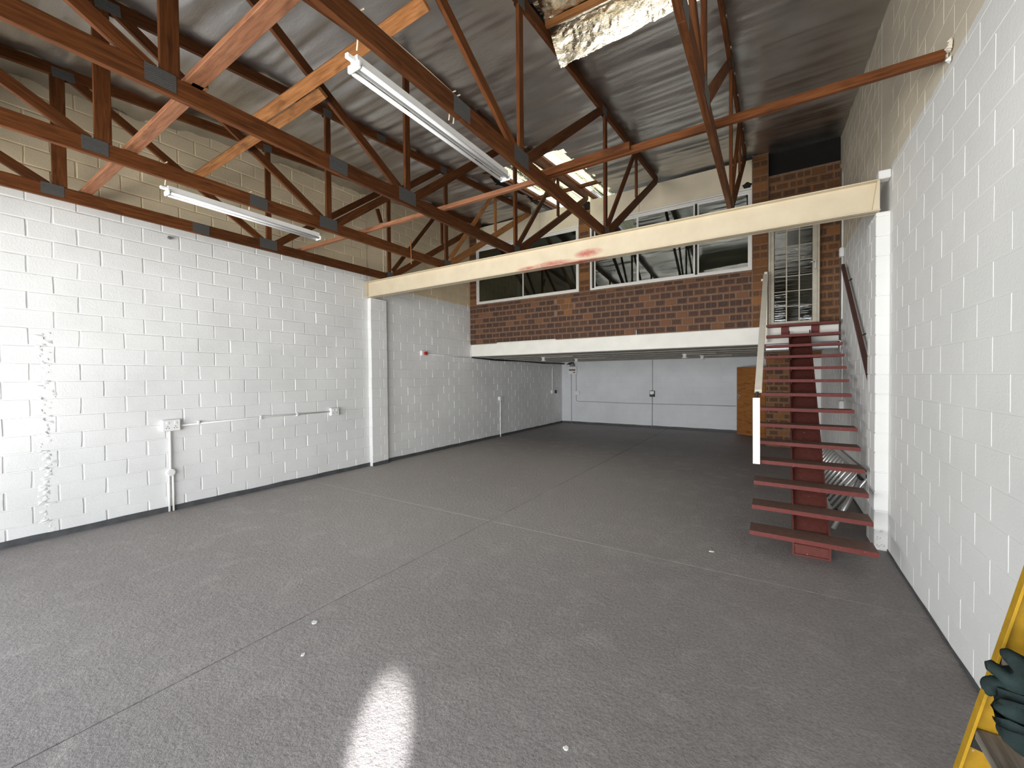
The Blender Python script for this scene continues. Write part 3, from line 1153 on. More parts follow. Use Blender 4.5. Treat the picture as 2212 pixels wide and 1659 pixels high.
# office brickwork
wo = struct('wall_office', None, (-3, YM + .12, ZS1))
slabel(wo, 'brown fire-marked face brick office front on the mezzanine', 'wall')
W1 = (-6.745, -3.78, 3.765, 5.255)
W2 = (-3.505, -0.318, 3.765, 5.255)
DRX = (-0.060, 0.695, 2.70, 4.74)
PIER = (-0.318, -0.062)
CT = 5.79
HD = W1[3]
# mortar bed behind the bricks: band, piers, over-door panel
YR = YM + 0.10
for (a, b_, z0, z1, yy) in ((XL, PIER[1], ZS1, W1[2], YM + .010), (XL, W1[0], W1[2], CT, YM + .010), (W1[1], W2[0], W1[2], 5.60, YM + .010),
                            (PIER[0], PIER[1], W1[2], roofz(YM) - .03, YM + .010), (DRX[1], XR - .01, ZS1, DRX[3], YR + .010), (PIER[1], XR - .01, DRX[3], 5.46, YR + .010)):
    MB().box(a, b_, yy, yy + .10, z0, z1).build('mortar_bed', M_MORTAR, wo)
BL, BH = 0.213, 0.139
cb = Coursed('brick', wo, (0, YM + .010, 0), (1, 0, 0), (0, -1, 0), M_BRICK, BL, BH, 0.016, 0.010, 0.003, 0.002, 21, True, 26, (0.68, 0.22))
cb.fill(XL + .01, PIER[0], ZS1, ZS1 + BH * 6.96, lambda u, z, a, b, c, d: not (-4.36 < u < -3.92 and 3.25 < z < 3.66))
# soldier-like sill course under the windows
sc_ = Coursed('brick', wo, (0, YM + .010, 0), (1, 0, 0), (0, -1, 0), M_BRICK, BL * .95, 0.085, 0.012, 0.014, 0.003, 0.002, 22, True, 10, (0.2, 0.1))
sc_.fill(XL + .01, PIER[0], ZS1 + BH * 6.96, W1[2] - .012)
cb.emit(300)
sc_.emit(120)
# repaired orange patch
cp = Coursed('brick', wo, (0, YM + .010, 0), (1, 0, 0), (0, -1, 0), M_BRICKO, BL, BH, 0.02, 0.009, 0.004, 0.004, 25, True, 10, (0.06, 0.04))
cp.fill(-4.36, -3.92, ZS1 + BH * 4, ZS1 + BH * 6.96)
cp.emit(60, 20)
co_ = Coursed('brick', wo, (0, YM + .010, 0), (1, 0, 0), (0, -1, 0), M_BRICKO, 0.256, BH, 0.014, 0.011, 0.003, 0.002, 23, True, 14, (0.32, 0.30))
co_.fill(PIER[0], PIER[1], ZS1, roofz(YM) - .04, off=0)
co_.cells = [(PIER[0], z, 0.256, h) if w > .2 else None for (a, z, w, h) in co_.cells] and [c for c in co_.cells if True]
# the pier and the column are one brick wide: rebuild their cells course by course
co_.cells = []
z = ZS1
while z < roofz(YM) - .06:
    h = min(BH, roofz(YM) - .04 - z)
    co_.cells.append((PIER[0], z, PIER[1] - PIER[0], h))
    z += BH
z = W1[2] - .012
while z < 5.58:
    h = min(BH, 5.60 - z)
    co_.cells.append((W1[1], z, W2[0] - W1[1], h))
    z += BH
z = W1[2] - .012
while z < CT - .05:
    h = min(BH, CT - z)
    co_.cells.append((XL + .01, z, W1[0] - XL - .01, h))
    z += BH
co_.emit(200, 20)
cd = Coursed('brick', wo, (0, YR + .010, 0), (1, 0, 0), (0, -1, 0), M_BRICKO, BL, BH, 0.014, 0.010, 0.003, 0.002, 24, True, 20, (0.35, 0.5))
cd.fill(DRX[1], XR - .012, ZS1, DRX[3])
cd.fill(PIER[1], XR - .012, DRX[3], 5.455)
cd.emit(200, 20)
MB().box(PIER[1], XR, YR + .12, YR + .14, 5.3, 6.1).build('roof_gap_shade', M_DARK, wo)  # near-black panel painting the shade in the gap below the roof
# cream fascia boards between window heads and roof
for a, b_, sp_ in ((W1[0], W1[1], (-4.80,)), (W2[0], W2[1], (-2.40,))):
    cuts = [a] + list(sp_) + [b_]
    for i in range(len(cuts) - 1):
        MB().box(cuts[i] + .003, cuts[i + 1] - .003, YM + .015, YM + .05, HD + .045, CT + .02, .003).build('fascia_board', M_PANEL, wo)
    MB().box(a, b_, YM + .005, YM + .05, HD + .012, HD + .040, .003).build('fascia_strip', M_WHITE, wo)
hl = MB()
hv = [(-0.40 + .075 * math.cos(a) * (1 + .18 * math.sin(5 * a)), 5.345 + .060 * math.sin(a) * (1 + .15 * math.cos(4 * a))) for a in [i * math.pi / 8 for i in range(16)]]
hl.prism(hv, 'y', YM + .0125, YM + .0165)
o = hl.build('cable_hole', M_DARK, wo)
o['label'] = 'ragged black hole in the cream fascia board'
MB().box(-3.76, -3.53, YM + .02, YM + .3, 5.62, CT).build('column_gap', M_DARK, wo)
MB().box(-3.75, -3.62, YM - .06, YM + .06, 5.60, 5.69, .01).build('loose_brick', M_BRICKO, wo)

# office behind the glass
ro = struct('wall_office_room', None, (-3, 11.5, ZS1))
slabel(ro, 'plain dim room walls behind the office windows', 'wall')
MB().box(XL, XR, 12.3, 12.4, ZS1, 6.2).build('room_wall', M_ROOM, ro)
MB().box(-5.75, -5.68, YM + .5, 12.3, ZS1, 6.2).build('partition', M_ROOM, ro)
MB().box(-3.64, -3.57, YM + .4, 12.3, ZS1, 6.2).build('partition', M_ROOM, ro)
MB().box(XL, XR, YM + .12, 12.3, 5.33, 5.40).build('room_ceiling', M_ROOM, ro)


def window(nm, x0, x1, z0, z1, mull, label, sashes):
    wn = struct(nm, None, ((x0 + x1) / 2, YM, z0))
    slabel(wn, label, 'window')
    f = 0.042
    yf0, yf1 = YM - .006, YM + .055
    for (a, b_, c_, d_) in ((x0, x1, z0, z0 + f), (x0, x1, z1 - f, z1), (x0, x0 + f, z0 + f, z1 - f), (x1 - f, x1, z0 + f, z1 - f)):
        MB().box(a, b_, yf0, yf1, c_, d_, .004).build('window_frame', M_ALU, wn)
    for (a, b_, dy, tint) in sashes:
        s = bpy.data.objects.new('sash', None)
        COL.objects.link(s)
        s.parent = wn
        s.location = Vector((a, YM, z0)) - wloc(wn)
        sf = 0.030
        zz0, zz1 = z0 + f, z1 - f
        m = MB()
        m.box(a, b_, yf0 + .008 + dy, yf0 + .030 + dy, zz0, zz0 + sf, .003)
        m.box(a, b_, yf0 + .008 + dy, yf0 + .030 + dy, zz1 - sf, zz1, .003)
        m.box(a, a + sf, yf0 + .008 + dy, yf0 + .030 + dy, zz0 + sf, zz1 - sf, .003)
        m.box(b_ - sf, b_, yf0 + .008 + dy, yf0 + .030 + dy, zz0 + sf, zz1 - sf, .003)
        m.build('sash_frame', M_ALU, s)
        MB().box(a + sf - .004, b_ - sf + .004, yf0 + .017 + dy, yf0 + .021 + dy, zz0 + sf - .004, zz1 - sf + .004).build('pane', tint, s)
    return wn


window('window_1', *W1, None, 'two-sash white office window nearest the socket wall, above the brick band',
       [(W1[0] + .04, -5.27, .022, M_GLASS), (-5.30, W1[1] - .04, 0.0, M_GLASS)])
window('window_2', *W2, None, 'long three-sash white office window between brick column and pier',
       [(W2[0] + .09, -2.43, .022, M_GLASS), (-2.44, -1.30, 0.0, M_GLASS), (-1.26, W2[1] - .04, .022, M_GLASS)])

# glazed steel door at the stair head
d1 = struct('door_1', None, (0.31, YM, ZS1))
slabel(d1, 'narrow-paned glazed steel door at the head of the stairs', 'door')
dx0, dx1, dz0, dz1 = DRX
for a, b_, c_, d_ in ((dx0, dx0 + .035, dz0, dz1), (dx1 - .035, dx1, dz0, dz1), (dx0, dx1, dz1 - .04, dz1), (dx0, dx1, dz0 - .01, dz0 + .022)):
    MB().box(a, b_, YM - .008, YM + .10, c_, d_, .004).build('door_frame', M_DOORFR, d1)
gx0, gx1, gz0, gz1 = 0.028, 0.592, 2.762, dz1 - .10
for a, b_, c_, d_ in ((dx0 + .035, gx0, dz0 + .022, dz1 - .04), (gx1, dx1 - .035, dz0 + .022, dz1 - .04), (gx0, gx1, dz0 + .022, gz0), (gx0, gx1, gz1, dz1 - .04)):
    MB().box(a, b_, YM + .008, YM + .045, c_, d_, .003).build('stile', M_DOORFR, d1)
nx_, nz_ = 3, 7
pw, ph = (gx1 - gx0) / nx_, (gz1 - gz0) / nz_
rr = random.Random(12)
for i in range(1, nx_):
    MB().box(gx0 + pw * i - .010, gx0 + pw * i + .010, YM + .006, YM + .034, gz0, gz1, .003).build('glazing_bar', M_DOORFR, d1)
for j in range(1, nz_):
    MB().box(gx0, gx1, YM + .010, YM + .030, gz0 + ph * j - .006, gz0 + ph * j + .006, .002).build('glazing_bar', M_DOORFR, d1)
for i in range(nx_):
    for j in range(nz_):
        tx, tz = rr.uniform(-.0025, .0025), rr.uniform(-.0025, .0025)
        a, b_, c_, d_ = gx0 + pw * i + .008, gx0 + pw * (i + 1) - .008, gz0 + ph * j + .005, gz0 + ph * (j + 1) - .005
        y_ = YM + .026
        MB().add([(a, y_ + tx, c_), (b_, y_ - tx, c_), (b_, y_ - tx + tz, d_), (a, y_ + tx + tz, d_), (a, y_ + tx + .004, c_), (b_, y_ - tx + .004, c_), (b_, y_ - tx + tz + .004, d_), (a, y_ + tx + tz + .004, d_)],
                 [(0, 1, 2, 3), (7, 6, 5, 4), (0, 4, 5, 1), (1, 5, 6, 2), (2, 6, 7, 3), (3, 7, 4, 0)]).build('pane', M_GLASSW, d1)
h_ = MB().box(.612, .648, YM - .004, YM + .010, 3.64, 3.80, .003)
h_.build('lock_plate', M_CHROME, d1)
MB().tube([(.632, YM, 3.765), (.632, YM - .045, 3.765), (.545, YM - .045, 3.755)], .009, 8).build('door_handle', M_CHROME, d1, True)
# blind dark panel behind the door glass
MB().box(dx0, dx1, YM + .35, YM + .36, dz0, dz1).build('room_blind', M_ROOM, ro)

# ------------------------------------------------------------------ washroom under the mezzanine and its open door
ww = struct('wall_washroom', None, (0.4, 12.2, 0))
slabel(ww, 'face brick washroom wall seen behind the stair treads', 'wall')
YW = 12.2
MB().box(-0.13, XR, YW + .01, YW + .11, 0, ZS0 - .0).build('mortar_bed', M_MORTAR, ww)
MB().box(-0.13, -0.03, YW + .11, 13.40, 0, ZS0).build('side_wall', M_MORTAR, ww)
MB().box(-0.13, -0.03, 14.4, YB, 0, ZS0).build('side_wall', M_MORTAR, ww)
MB().box(-0.13, -0.03, 13.4, 14.4, 2.06, ZS0).build('side_wall', M_MORTAR, ww)
cwm = Coursed('brick', ww, (0, YW + .010, 0), (1, 0, 0), (0, -1, 0), M_BRICKO, BL, BH, 0.018, 0.010, 0.003, 0.002, 31, True, 20, (0.55, 0.22))
cwm.fill(-0.13, XR - .005, 0.0, ZS0 - .02, off=.06)
cwm.emit(200, 20)
MB().box(XR - .22, XR - .005, YW - .01, YW + .02, 0.02, 2.2, .004).build('edge_render', M_RIGHT, ww)

d2 = struct('door_2', None, (-0.14, 13.50, 0))
slabel(d2, 'orange-brown flush timber door standing ajar beside the washroom bricks', 'door')
hv_, ev = Vector((-0.150, 13.515, 0)), Vector((-0.890, 14.16, 0))
mid_ = (hv_ + ev) / 2
member('door_leaf', hv_ + Vector((0, 0, 1.035)), ev + Vector((0, 0, 1.035)), 2.02, 0.04, M_VENEER, d2, (0.656, 0.754, 0), b=.003)
dl = (ev - hv_).normalized()
nn_ = Vector((-0.656, -0.754, 0))
hp = ev - dl * .065 + nn_ * .025
MB().tube([hp + Vector((0, 0, 1.20)), hp + nn_ * .04 + Vector((0, 0, 1.20)), hp + nn_ * .04 - dl * .10 + Vector((0, 0, 1.20))], .009, 8).build('door_handle', M_CHROME, d2, True)
member('lock_plate', hp + Vector((0, 0, 1.10)), hp + Vector((0, 0, 1.25)), 0.035, 0.006, M_CHROME, d2, nn_, b=0)

# ------------------------------------------------------------------ staircase
stc = thing('staircase', 'open-tread red oxide steel staircase on one central spine', 'staircase', (0.33, 4.95, 0))


def step(i):
    return dict(y=4.765 + .302 * i, z=.215 + .1895 * i, xl=-0.190 + .0085 * i, xr=0.800 + .0110 * i)


sr = random.Random(2)
for i in range(13):
    s = step(i)
    yl = s['y'] + .045
    yr = s['y'] - .005
    dp = .275
    jz = sr.uniform(-.003, .003)
    z1, z0 = s['z'] + jz, s['z'] - .036 + jz
    vs = [(s['xl'], yl, z0), (s['xr'], yr, z0), (s['xr'], yr + dp, z0), (s['xl'], yl + dp, z0), (s['xl'], yl, z1), (s['xr'], yr, z1 + sr.uniform(-.004, .004)), (s['xr'], yr + dp, z1), (s['xl'], yl + dp, z1)]
    fs = [(0, 3, 2, 1), (4, 5, 6, 7), (0, 1, 5, 4), (1, 2, 6, 5), (2, 3, 7, 6), (3, 0, 4, 7)]
    m_ = MB().add(vs, fs)
    # front angle lip under the nosing
    m_.add([(s['xl'], yl - .004, z0 - .004), (s['xr'], yr - .004, z0 - .004), (s['xr'], yr + .003, z0 - .004), (s['xl'], yl + .003, z0 - .004),
            (s['xl'], yl - .004, z1 + .002), (s['xr'], yr - .004, z1 + .002), (s['xr'], yr + .003, z1 + .002), (s['xl'], yl + .003, z1 + .002)], fs)
    m_.build('tread', M_RED, stc)
    # bracket between tread and spine
    xc = 0.33 + .0058 * i
    MB().prism([(yl + .03, z0), (yl + dp, z0), (yl + dp, z0 - .008), (yl + .12, z0 - .03), (yl + .08, z0 - .035)], 'x', xc - .138, xc - .128).build('tread_bracket', M_SPINE, stc)
    MB().prism([(yl + .03, z0), (yl + dp, z0), (yl + dp, z0 - .008), (yl + .12, z0 - .03), (yl + .08, z0 - .035)], 'x', xc + .128, xc + .138).build('tread_bracket', M_SPINE, stc)
s13 = step(13)
MB().box(-0.09, 0.945, 8.66, YM - .012, ZS1 - .035, ZS1 + .006, .004).build('landing_plate', M_RED, stc)
for xa in (0.135, 0.575):
    MB().box(xa, xa + .115, YM - .03, YM - .014, ZS1 - .20, ZS1 - .035, .003).build('landing_bracket', M_RED, stc)


def zt(y):
    return .165 + .6275 * (y - 4.95)


def spx(y):
    return 0.330 + .0192 * (y - 4.95)


ya, yb = 4.95, 8.80
dpv = .22


def slant(x0o, x1o, t0, t1):
    vs = []
    for y in (ya, yb):
        for xo in (x0o, x1o):
            for t_ in (t0, t1):
                zz = zt(y) - t_
                vs.append((spx(y) + xo, y, max(zz, 0.0) if y == ya else zz))
    return MB().add(vs, [(0, 1, 3, 2), (4, 6, 7, 5), (0, 4, 5, 1), (2, 3, 7, 6), (0, 2, 6, 4), (1, 5, 7, 3)])


slant(-.155, -.140, 0.0, dpv).build('spine_flange', M_SPINE, stc)
slant(.140, .155, 0.0, dpv).build('spine_flange', M_SPINE, stc)
slant(-.140, .140, .055, .075).build('spine_web', M_SPINE, stc)
MB().box(spx(4.95) - .155, spx(4.95) + .155, 4.962, 4.974, 0, zt(4.96) - .01, .002).build('foot_plate', M_SPINE, stc)
MB().box(spx(4.95) - .155, spx(4.95) + .155, 4.948, 4.962, 0, .014).build('foot_lip', M_SPINE, stc)
MB().box(spx(4.95) - .155, spx(4.95) - .140, 4.945, 4.975, 0, zt(4.96)).build('foot_lip', M_SPINE, stc)
MB().box(spx(4.95) + .140, spx(4.95) + .155, 4.945, 4.975, 0, zt(4.96)).build('foot_lip', M_SPINE, stc)
# balustrade: white post on the fourth tread, cream rail climbing to the landing
member('post', (-0.155, 5.69, .74), (-0.158, 5.71, 1.53), 0.075, 0.040, M_WHITE, stc, (0, 1, 0))
member('handrail', (-0.140, 5.74, 1.605), (-0.100, 8.72, 3.60), 0.045, 0.075, M_CREAMRAIL, stc, (1, 0, 0))
MB().tube([(-.158, 5.71, 1.52), (-.150, 5.72, 1.60)], .018, 8).build('rail_joint', M_BLACK, stc)
member('top_post', (-0.098, 8.74, ZS1 - .3), (-0.098, 8.74, 3.66), 0.05, 0.045, M_CREAMRAIL, stc, (0, 1, 0))
MB().box(-.17, -.10, 8.70, 8.74, 3.50, 3.535).build('rail_bracket', M_WHITE, stc)

# wall handrail on the staircase side
hr = thing('wall_handrail', 'dark maroon handrail sloping down the wall beside the stairs', 'handrail', (0.94, 7, 2.6))
member('rail_bar', (0.935, 5.96, 1.64), (0.935, 8.24, 3.50), 0.075, 0.04, M_MAROON, hr, (1, 0, 0))
for y_, z_ in ((7.85, 3.18), (6.75, 2.28)):
    MB().tube([(XR - .004, y_ - .05, z_ + .03), (.94, y_, z_)], .007, 6).build('rail_bracket', M_BLACK, hr)

# ------------------------------------------------------------------ fluorescent battens


def batten(x, y0, y1, z, label, wires):
    t = thing('fluorescent_batten', label, 'fluorescent light', (x, (y0 + y1) / 2, z))
    MB().prism([(x - .035, z + .01), (x + .035, z + .01), (x + .030, z + .062), (x - .030, z + .062)], 'y', y0, y1).build('batten_body', M_WHITE, t)
    for s in (-1, 1):
        MB().tube([(x + s * .040, y0 + .02, z - .012), (x + s * .040, y1 - .02, z - .012)], .0135, 12).build('tube', M_TUBE, t, True)
    for ye in (y0, y1):
        MB().box(x - .054, x + .054, ye - .010, ye + .012, z - .026, z + .020, .006).build('end_cap', M_WHITE, t)
    MB().box(x - .012, x + .012, y0 + .02, y1 - .02, z - .004, z + .012).build('reflector', M_GALV, t)
    MB().box(x - .015, x + .015, y0 - .055, y0, z + .02, z + .05, .005).build('cable_gland', M_WHITE, t)
    for pts in wires:
        MB().tube(pts, .0055, 6).build('flex', M_CORD, t, True)
    return t


def drop(xc, y, z0):
    x0 = xc - .030
    return [(xc + .03, y, 3.905), (xc - .02, y - .005, 3.905), (x0 - .004, y, 3.87), (x0 - .008, y + .01, 3.79), (x0 - .01, y, z0)]


batten(-2.115, 1.60, 3.245, 3.665, 'white twin-tube batten hung along the fourth truss chord from the socket wall',
       [drop(TRX[3], 1.56, 3.70), drop(TRX[3], 2.36, 3.715), drop(TRX[3], 2.41, 3.715)])
batten(-5.085, 1.64, 3.25, 3.665, 'white twin-tube batten hung along the second truss from the socket wall',
       [drop(TRX[1], 1.60, 3.70), drop(TRX[1], 2.36, 3.715)])
# loose flex running along chords
MB().tube([(TRX[1] + .026, 3.05 + k * .1, 3.885 - .02 * math.sin(k * 1.1) - .014 * k) for k in range(8)], .004, 6)
fx = MB().tube([(TRX[3] + .01, y_, 3.893 + .004 * math.sin(y_ * 7)) for y_ in [1.60 + .1 * k for k in range(9)]], .005, 6).build('loose_flex', M_CORD, None, True)
tag(fx, 'thin cream flex lying along the top of the fourth truss chord', 'cable')

# ------------------------------------------------------------------ electrics on the socket wall


def socket_box(y, z, w, h, label, gang=2):
    t = thing('socket_outlet', label, 'socket', (XL, y, z), 'white surface socket outlets')
    x0 = XL + .006
    MB().box(x0, x0 + .058, y - w / 2, y + w / 2, z - h / 2, z + h / 2, .006).build('back_box', M_WHITE, t)
    MB().box(x0 + .058, x0 + .068, y - w / 2 + .004, y + w / 2 - .004, z - h / 2 + .004, z + h / 2 - .004, .003).build('face_plate', M_WHITE, t)
    for g in range(gang):
        yc = y + (g - (gang - 1) / 2) * w * .44
        MB().box(x0 + .067, x0 + .074, yc - .014, yc + .014, z + h * .12, z + h * .34, .003).build('switch', M_WHITE, t)
        for dy, dz in ((-.014, -.22), (.014, -.22), (0, -.08)):
            MB().disc((x0 + .067, yc + dy, z + h * dz), .0055, (1, 0, 0), .0025, 8).build('pin_hole', M_BLACK, t)
    return t


socket_box(2.225, 1.18, .20, .155, 'larger white double socket at the top of the floor conduit')
socket_box(4.705, 1.18, .165, .14, 'white double socket near the block pier, at the conduit end')
c1 = MB().tube([(XL + .03, 2.33, 1.165), (XL + .03, 3.35, 1.185), (XL + .03, 3.45, 1.19), (XL + .03, 4.62, 1.185)], .0115, 10)
o = c1.build('conduit', M_WHITE, None, True)
tag(o, 'white conduit running level between the two sockets', 'conduit')
for y_ in (2.55, 3.40, 4.0):
    MB().box(XL + .012, XL + .046, y_ - .012, y_ + .012, 1.155, 1.212, .003).build('saddle', M_WHITE, o)
c2 = thing('conduit', 'white twin conduit dropping from the larger socket to the floor', 'conduit', (XL, 2.22, 0))
MB().tube([(XL + .034, 2.215, 1.11), (XL + .034, 2.215, .55)], .016, 10).build('pipe', M_WHITE, c2, True)
MB().tube([(XL + .034, 2.195, .53), (XL + .034, 2.195, .004)], .014, 10).build('pipe', M_WHITE, c2, True)
MB().tube([(XL + .034, 2.240, .53), (XL + .034, 2.240, .004)], .014, 10).build('pipe', M_WHITE, c2, True)
MB().disc((XL + .008, 2.215, .535), .048, (1, 0, 0), .048, 20).build('junction_box', M_WHITE, c2)
MB().disc((XL + .054, 2.215, .535), .038, (1, 0, 0), .006, 20).build('box_lid', M_WHITE, c2)
# small sprinkler-like stub under the first truss
o = MB().tube([(XL + .0, 2.25, 3.735), (XL + .06, 2.25, 3.735)], .014, 8)
o.disc((XL + .055, 2.25, 3.735), .024, (1, 0, 0), .016, 12)
tag(o.build('wall_stub', M_GALV), 'small grey pipe stub poking from the block wall under the first truss', 'pipe')

# red and white alarm box and its conduit
al = thing('isolator_box', 'small white and red switch box high on the socket wall before the mezzanine', 'switch', (XL, 7.06, 2.38))
MB().box(XL + .006, XL + .07, 6.98, 7.12, 2.325, 2.435, .006).build('box_body', M_WHITE, al)
MB().disc((XL + .07, 7.075, 2.38), .04, (1, 0, 0), .05, 14).build('red_cap', M_REDP, al)
MB().box(XL + .02, XL + .08, 7.115, 7.165, 2.345, 2.415, .006).build('red_plug', M_REDP, al)
o = MB().tube([(XL + .025, 7.16, 2.365), (XL + .025, 8.0, 2.352), (XL + .025, YM - .03, 2.345)], .011, 8).build('conduit', M_WHITE, None, True)
tag(o, 'white conduit from the red switch box to the mezzanine slab', 'conduit')
o = MB().tube([(XL + .05, YM + .02, 2.345), (XL + .06, 10.0, 2.305), (XL + .06, 11.5, 2.315), (XL + .07, 12.9, 2.29), (XL + .10, 14.2, 2.30), (XL + .17, 14.56, 2.29)], .016, 8)
o.tube([(XL + .06, 9.4, 2.338), (XL + .07, 11.0, 2.325), (XL + .08, 13.2, 2.31), (XL + .16, 14.57, 2.32)], .010, 6)
tag(o.build('black_cable', M_BLACK, None, True), 'black cable bundle slung under the slab towards the distribution board', 'cable')
# single sockets under the mezzanine
t = thing('socket_outlet', 'white socket box on a short conduit under the mezzanine front', 'socket', (XL, 10.3, 1.16))
MB().box(XL + .006, XL + .07, 10.22, 10.36, 1.10, 1.215, .006).build('back_box', M_WHITE, t)
MB().box(XL + .07, XL + .078, 10.235, 10.345, 1.11, 1.205, .003).build('face_plate', M_WHITE, t)
o = MB().tube([(XL + .03, 10.30, 1.10), (XL + .03, 10.30, .52), (XL + .028, 10.30, .0)], .014, 8)
o.box(XL + .012, XL + .05, 10.275, 10.325, .50, .56, .004)
tag(o.build('conduit', M_WHITE, None), 'white conduit from floor to the socket under the mezzanine front', 'conduit')
t = thing('socket_outlet', 'dark-faced white socket box in the far corner of the socket wall', 'socket', (XL, 13.8, 1.24))
MB().box(XL + .006, XL + .07, 13.70, 13.90, 1.17, 1.30, .006).build('back_box', M_WHITE, t)
MB().box(XL + .02, XL + .085, 13.90, 14.06, 1.175, 1.295, .006).build('plug', M_BLACK, t)
o = MB().tube([(XL + .025, 13.80, 1.30), (XL + .025, 13.80, 2.12), (XL + .035, 13.88, 2.20)], .012, 8)
tag(o.build('conduit', M_WHITE, None), 'white conduit rising from the dark-faced corner socket', 'conduit')

# ------------------------------------------------------------------ electrics on the back wall
db = thing('distribution_board', 'white distribution board with black breaker window in the back corner', 'distribution board', (-6.48, YB, 2.04))
MB().box(-6.655, -6.315, YB - .10, YB - .004, 1.90, 2.19, .008).build('board_box', M_WHITE, db)
MB().box(-6.625, -6.365, YB - .108, YB - .099, 2.03, 2.085, .002).build('breaker_window', M_BLACK, db)
MB().box(-6.45, -6.37, YB - .107, YB - .099, 1.945, 1.985, .002).build('red_breaker', M_REDP, db)
for k in range(7):
    MB().box(-6.61 + k * .035, -6.585 + k * .035, YB - .114, YB - .107, 2.05, 2.068).build('breaker', M_GREY, db)
cb_ = MB()
for k, (xa, xb, zt_) in enumerate(((-6.62, -6.60, 2.30), (-6.66, -6.53, 2.335), (-6.56, -6.47, 2.32), (-6.60, -6.42, 2.345))):
    cb_.tube([(xa - .08, YB - .05, 2.27), (xa, YB - .05, zt_), ((xa + xb) / 2 + .04, YB - .05, zt_), (xb, YB - .05, 2.26), (xb, YB - .05, 2.19)], .013, 8)
cb_.build('supply_cable', M_BLACK, db, True)


def backpipe(pts, label, m=M_GREY, r=.010, dy=.018):
    o = MB().tube([(x_, YB - dy, z_) for x_, z_ in pts], r, 8).build('conduit', m, None, True)
    return tag(o, label, 'conduit')


backpipe([(-6.575, 1.90), (-6.575, 1.0), (-6.572, 0.0)], 'thin grey conduit from the distribution board straight to the floor')
backpipe([(-6.37, 1.90), (-6.37, 1.25)], 'short grey conduit between distribution board and white switch box')
t = thing('switch_box', 'plain white switch box below the distribution board', 'switch', (-6.35, YB, 1.17))
MB().box(-6.43, -6.235, YB - .06, YB - .003, 1.105, 1.255, .006).build('box_body', M_WHITE, t)
MB().box(-6.42, -6.245, YB - .066, YB - .059, 1.115, 1.245, .003).build('box_cover', M_WHITE, t)
backpipe([(-6.37, 1.105), (-6.37, .92), (-6.35, .875), (-6.30, .855), (-5.5, .845), (-4.7, .835), (-3.5, .83), (-2.2, .835), (-0.95, .832)],
         'long grey conduit running level along the back wall')
t = thing('isolator_switch', 'black switch with a shiny white lid halfway along the back wall', 'switch', (-3.515, YB, 1.18))
MB().box(-3.60, -3.43, YB - .075, YB - .003, 1.08, 1.29, .008).build('box_body', M_BLACK, t)
MB().prism([(-3.585, 1.175), (-3.535, 1.155), (-3.445, 1.185), (-3.445, 1.275), (-3.585, 1.275)], 'y', YB - .085, YB - .074).build('lid', M_WHITE, t)
backpipe([(-3.51, 2.36), (-3.51, 1.29)], 'grey conduit dropping from the slab to the black switch')
backpipe([(-3.515, 1.08), (-3.52, .5), (-3.525, 0.0)], 'grey conduit from the black switch down to the floor', dy=.042)

# battens under the slab
for (x_, y_, ln, lab) in ((-5.63, 10.60, .95, 'small batten lamp under the slab closest to the socket wall'),
                          (-5.25, 12.10, .95, 'small batten lamp under the slab above the distribution board'),
                          (-1.94, 11.55, .75, 'small batten lamp under the slab in front of the timber door, nearer one'),
                          (-1.68, 12.75, .75, 'small batten lamp under the slab in front of the timber door, farther one')):
    t = thing('batten_lamp', lab, 'lamp', (x_, y_, ZS0 - .01))
    MB().box(x_ + .02, x_ + ln, y_ - .022, y_ + .022, ZS0 - .018, ZS0 + .016, .006).build('batten_body', M_SOFFIT, t)
    MB().tube([(x_, y_, ZS0 + .012), (x_, y_, ZS0 - .03), (x_, y_, ZS0 - .075)], [.075, .045, .05], 14).build('lamp_holder', M_WHITE, t, True)
    MB().tube([(x_, y_, ZS0 - .075), (x_, y_, ZS0 - .095), (x_, y_, ZS0 - .105)], [.05, .07, .06], 14).build('lampshade_rim', M_WHITE, t, True)

# ------------------------------------------------------------------ pipes and switch on the staircase wall
xw = XR - .018
o = MB().tube([(xw, 8.66, 5.12), (xw, 8.66, 3.88)], .013, 8).build('conduit', M_WHITE, None, True)
tag(o, 'white conduit rising beside the office door to the roof', 'conduit')
t = thing('light_switch', 'small white light switch on the wall beside the office door', 'switch', (XR, 8.66, 3.81))
MB().box(XR - .055, XR - .004, 8.60, 8.72, 3.735, 3.885, .006).build('back_box', M_WHITE, t)
MB().box(XR - .063, XR - .054, 8.615, 8.705, 3.745, 3.875, .003).build('face_plate', M_WHITE, t)
for dz in (-.035, .03):
    MB().box(XR - .069, XR - .062, 8.645, 8.675, 3.80 + dz, 3.825 + dz, .002).build('rocker', M_GREY, t)
o = MB().tube([(xw, 8.66, 3.735), (xw, 8.67, 3.2), (xw, 8.68, 2.72)], .013, 8).build('conduit', M_WHITE, None, True)
tag(o, 'white conduit from the light switch down to the stair landing', 'conduit')
o = MB().tube([(xw - .42, YM - .03, ZS0 + .02), (xw - .04, YM - .03, ZS0 + .02), (xw, YM - .03, ZS0 + .0), (xw, YM - .03, ZS0 - .19)], .013, 8).build('conduit', M_WHITE, None, True)
tag(o, 'white elbowed conduit under the slab end behind the top treads', 'conduit')
o = MB().tube([(xw, 8.62, ZS0 - .15), (xw, 8.62, 1.36)], .010, 8).build('conduit', M_WHITE, None, True)
tag(o, 'thin white conduit behind the treads down to the lower socket', 'conduit')
t = thing('socket_outlet', 'white socket on the staircase wall seen between the treads', 'socket', (XR, 8.62, 1.29))
MB().box(XR - .06, XR - .004, 8.53, 8.73, 1.22, 1.365, .006).build('back_box', M_WHITE, t)
MB().box(XR - .068, XR - .059, 8.545, 8.715, 1.23, 1.355, .003).build('face_plate', M_WHITE, t)
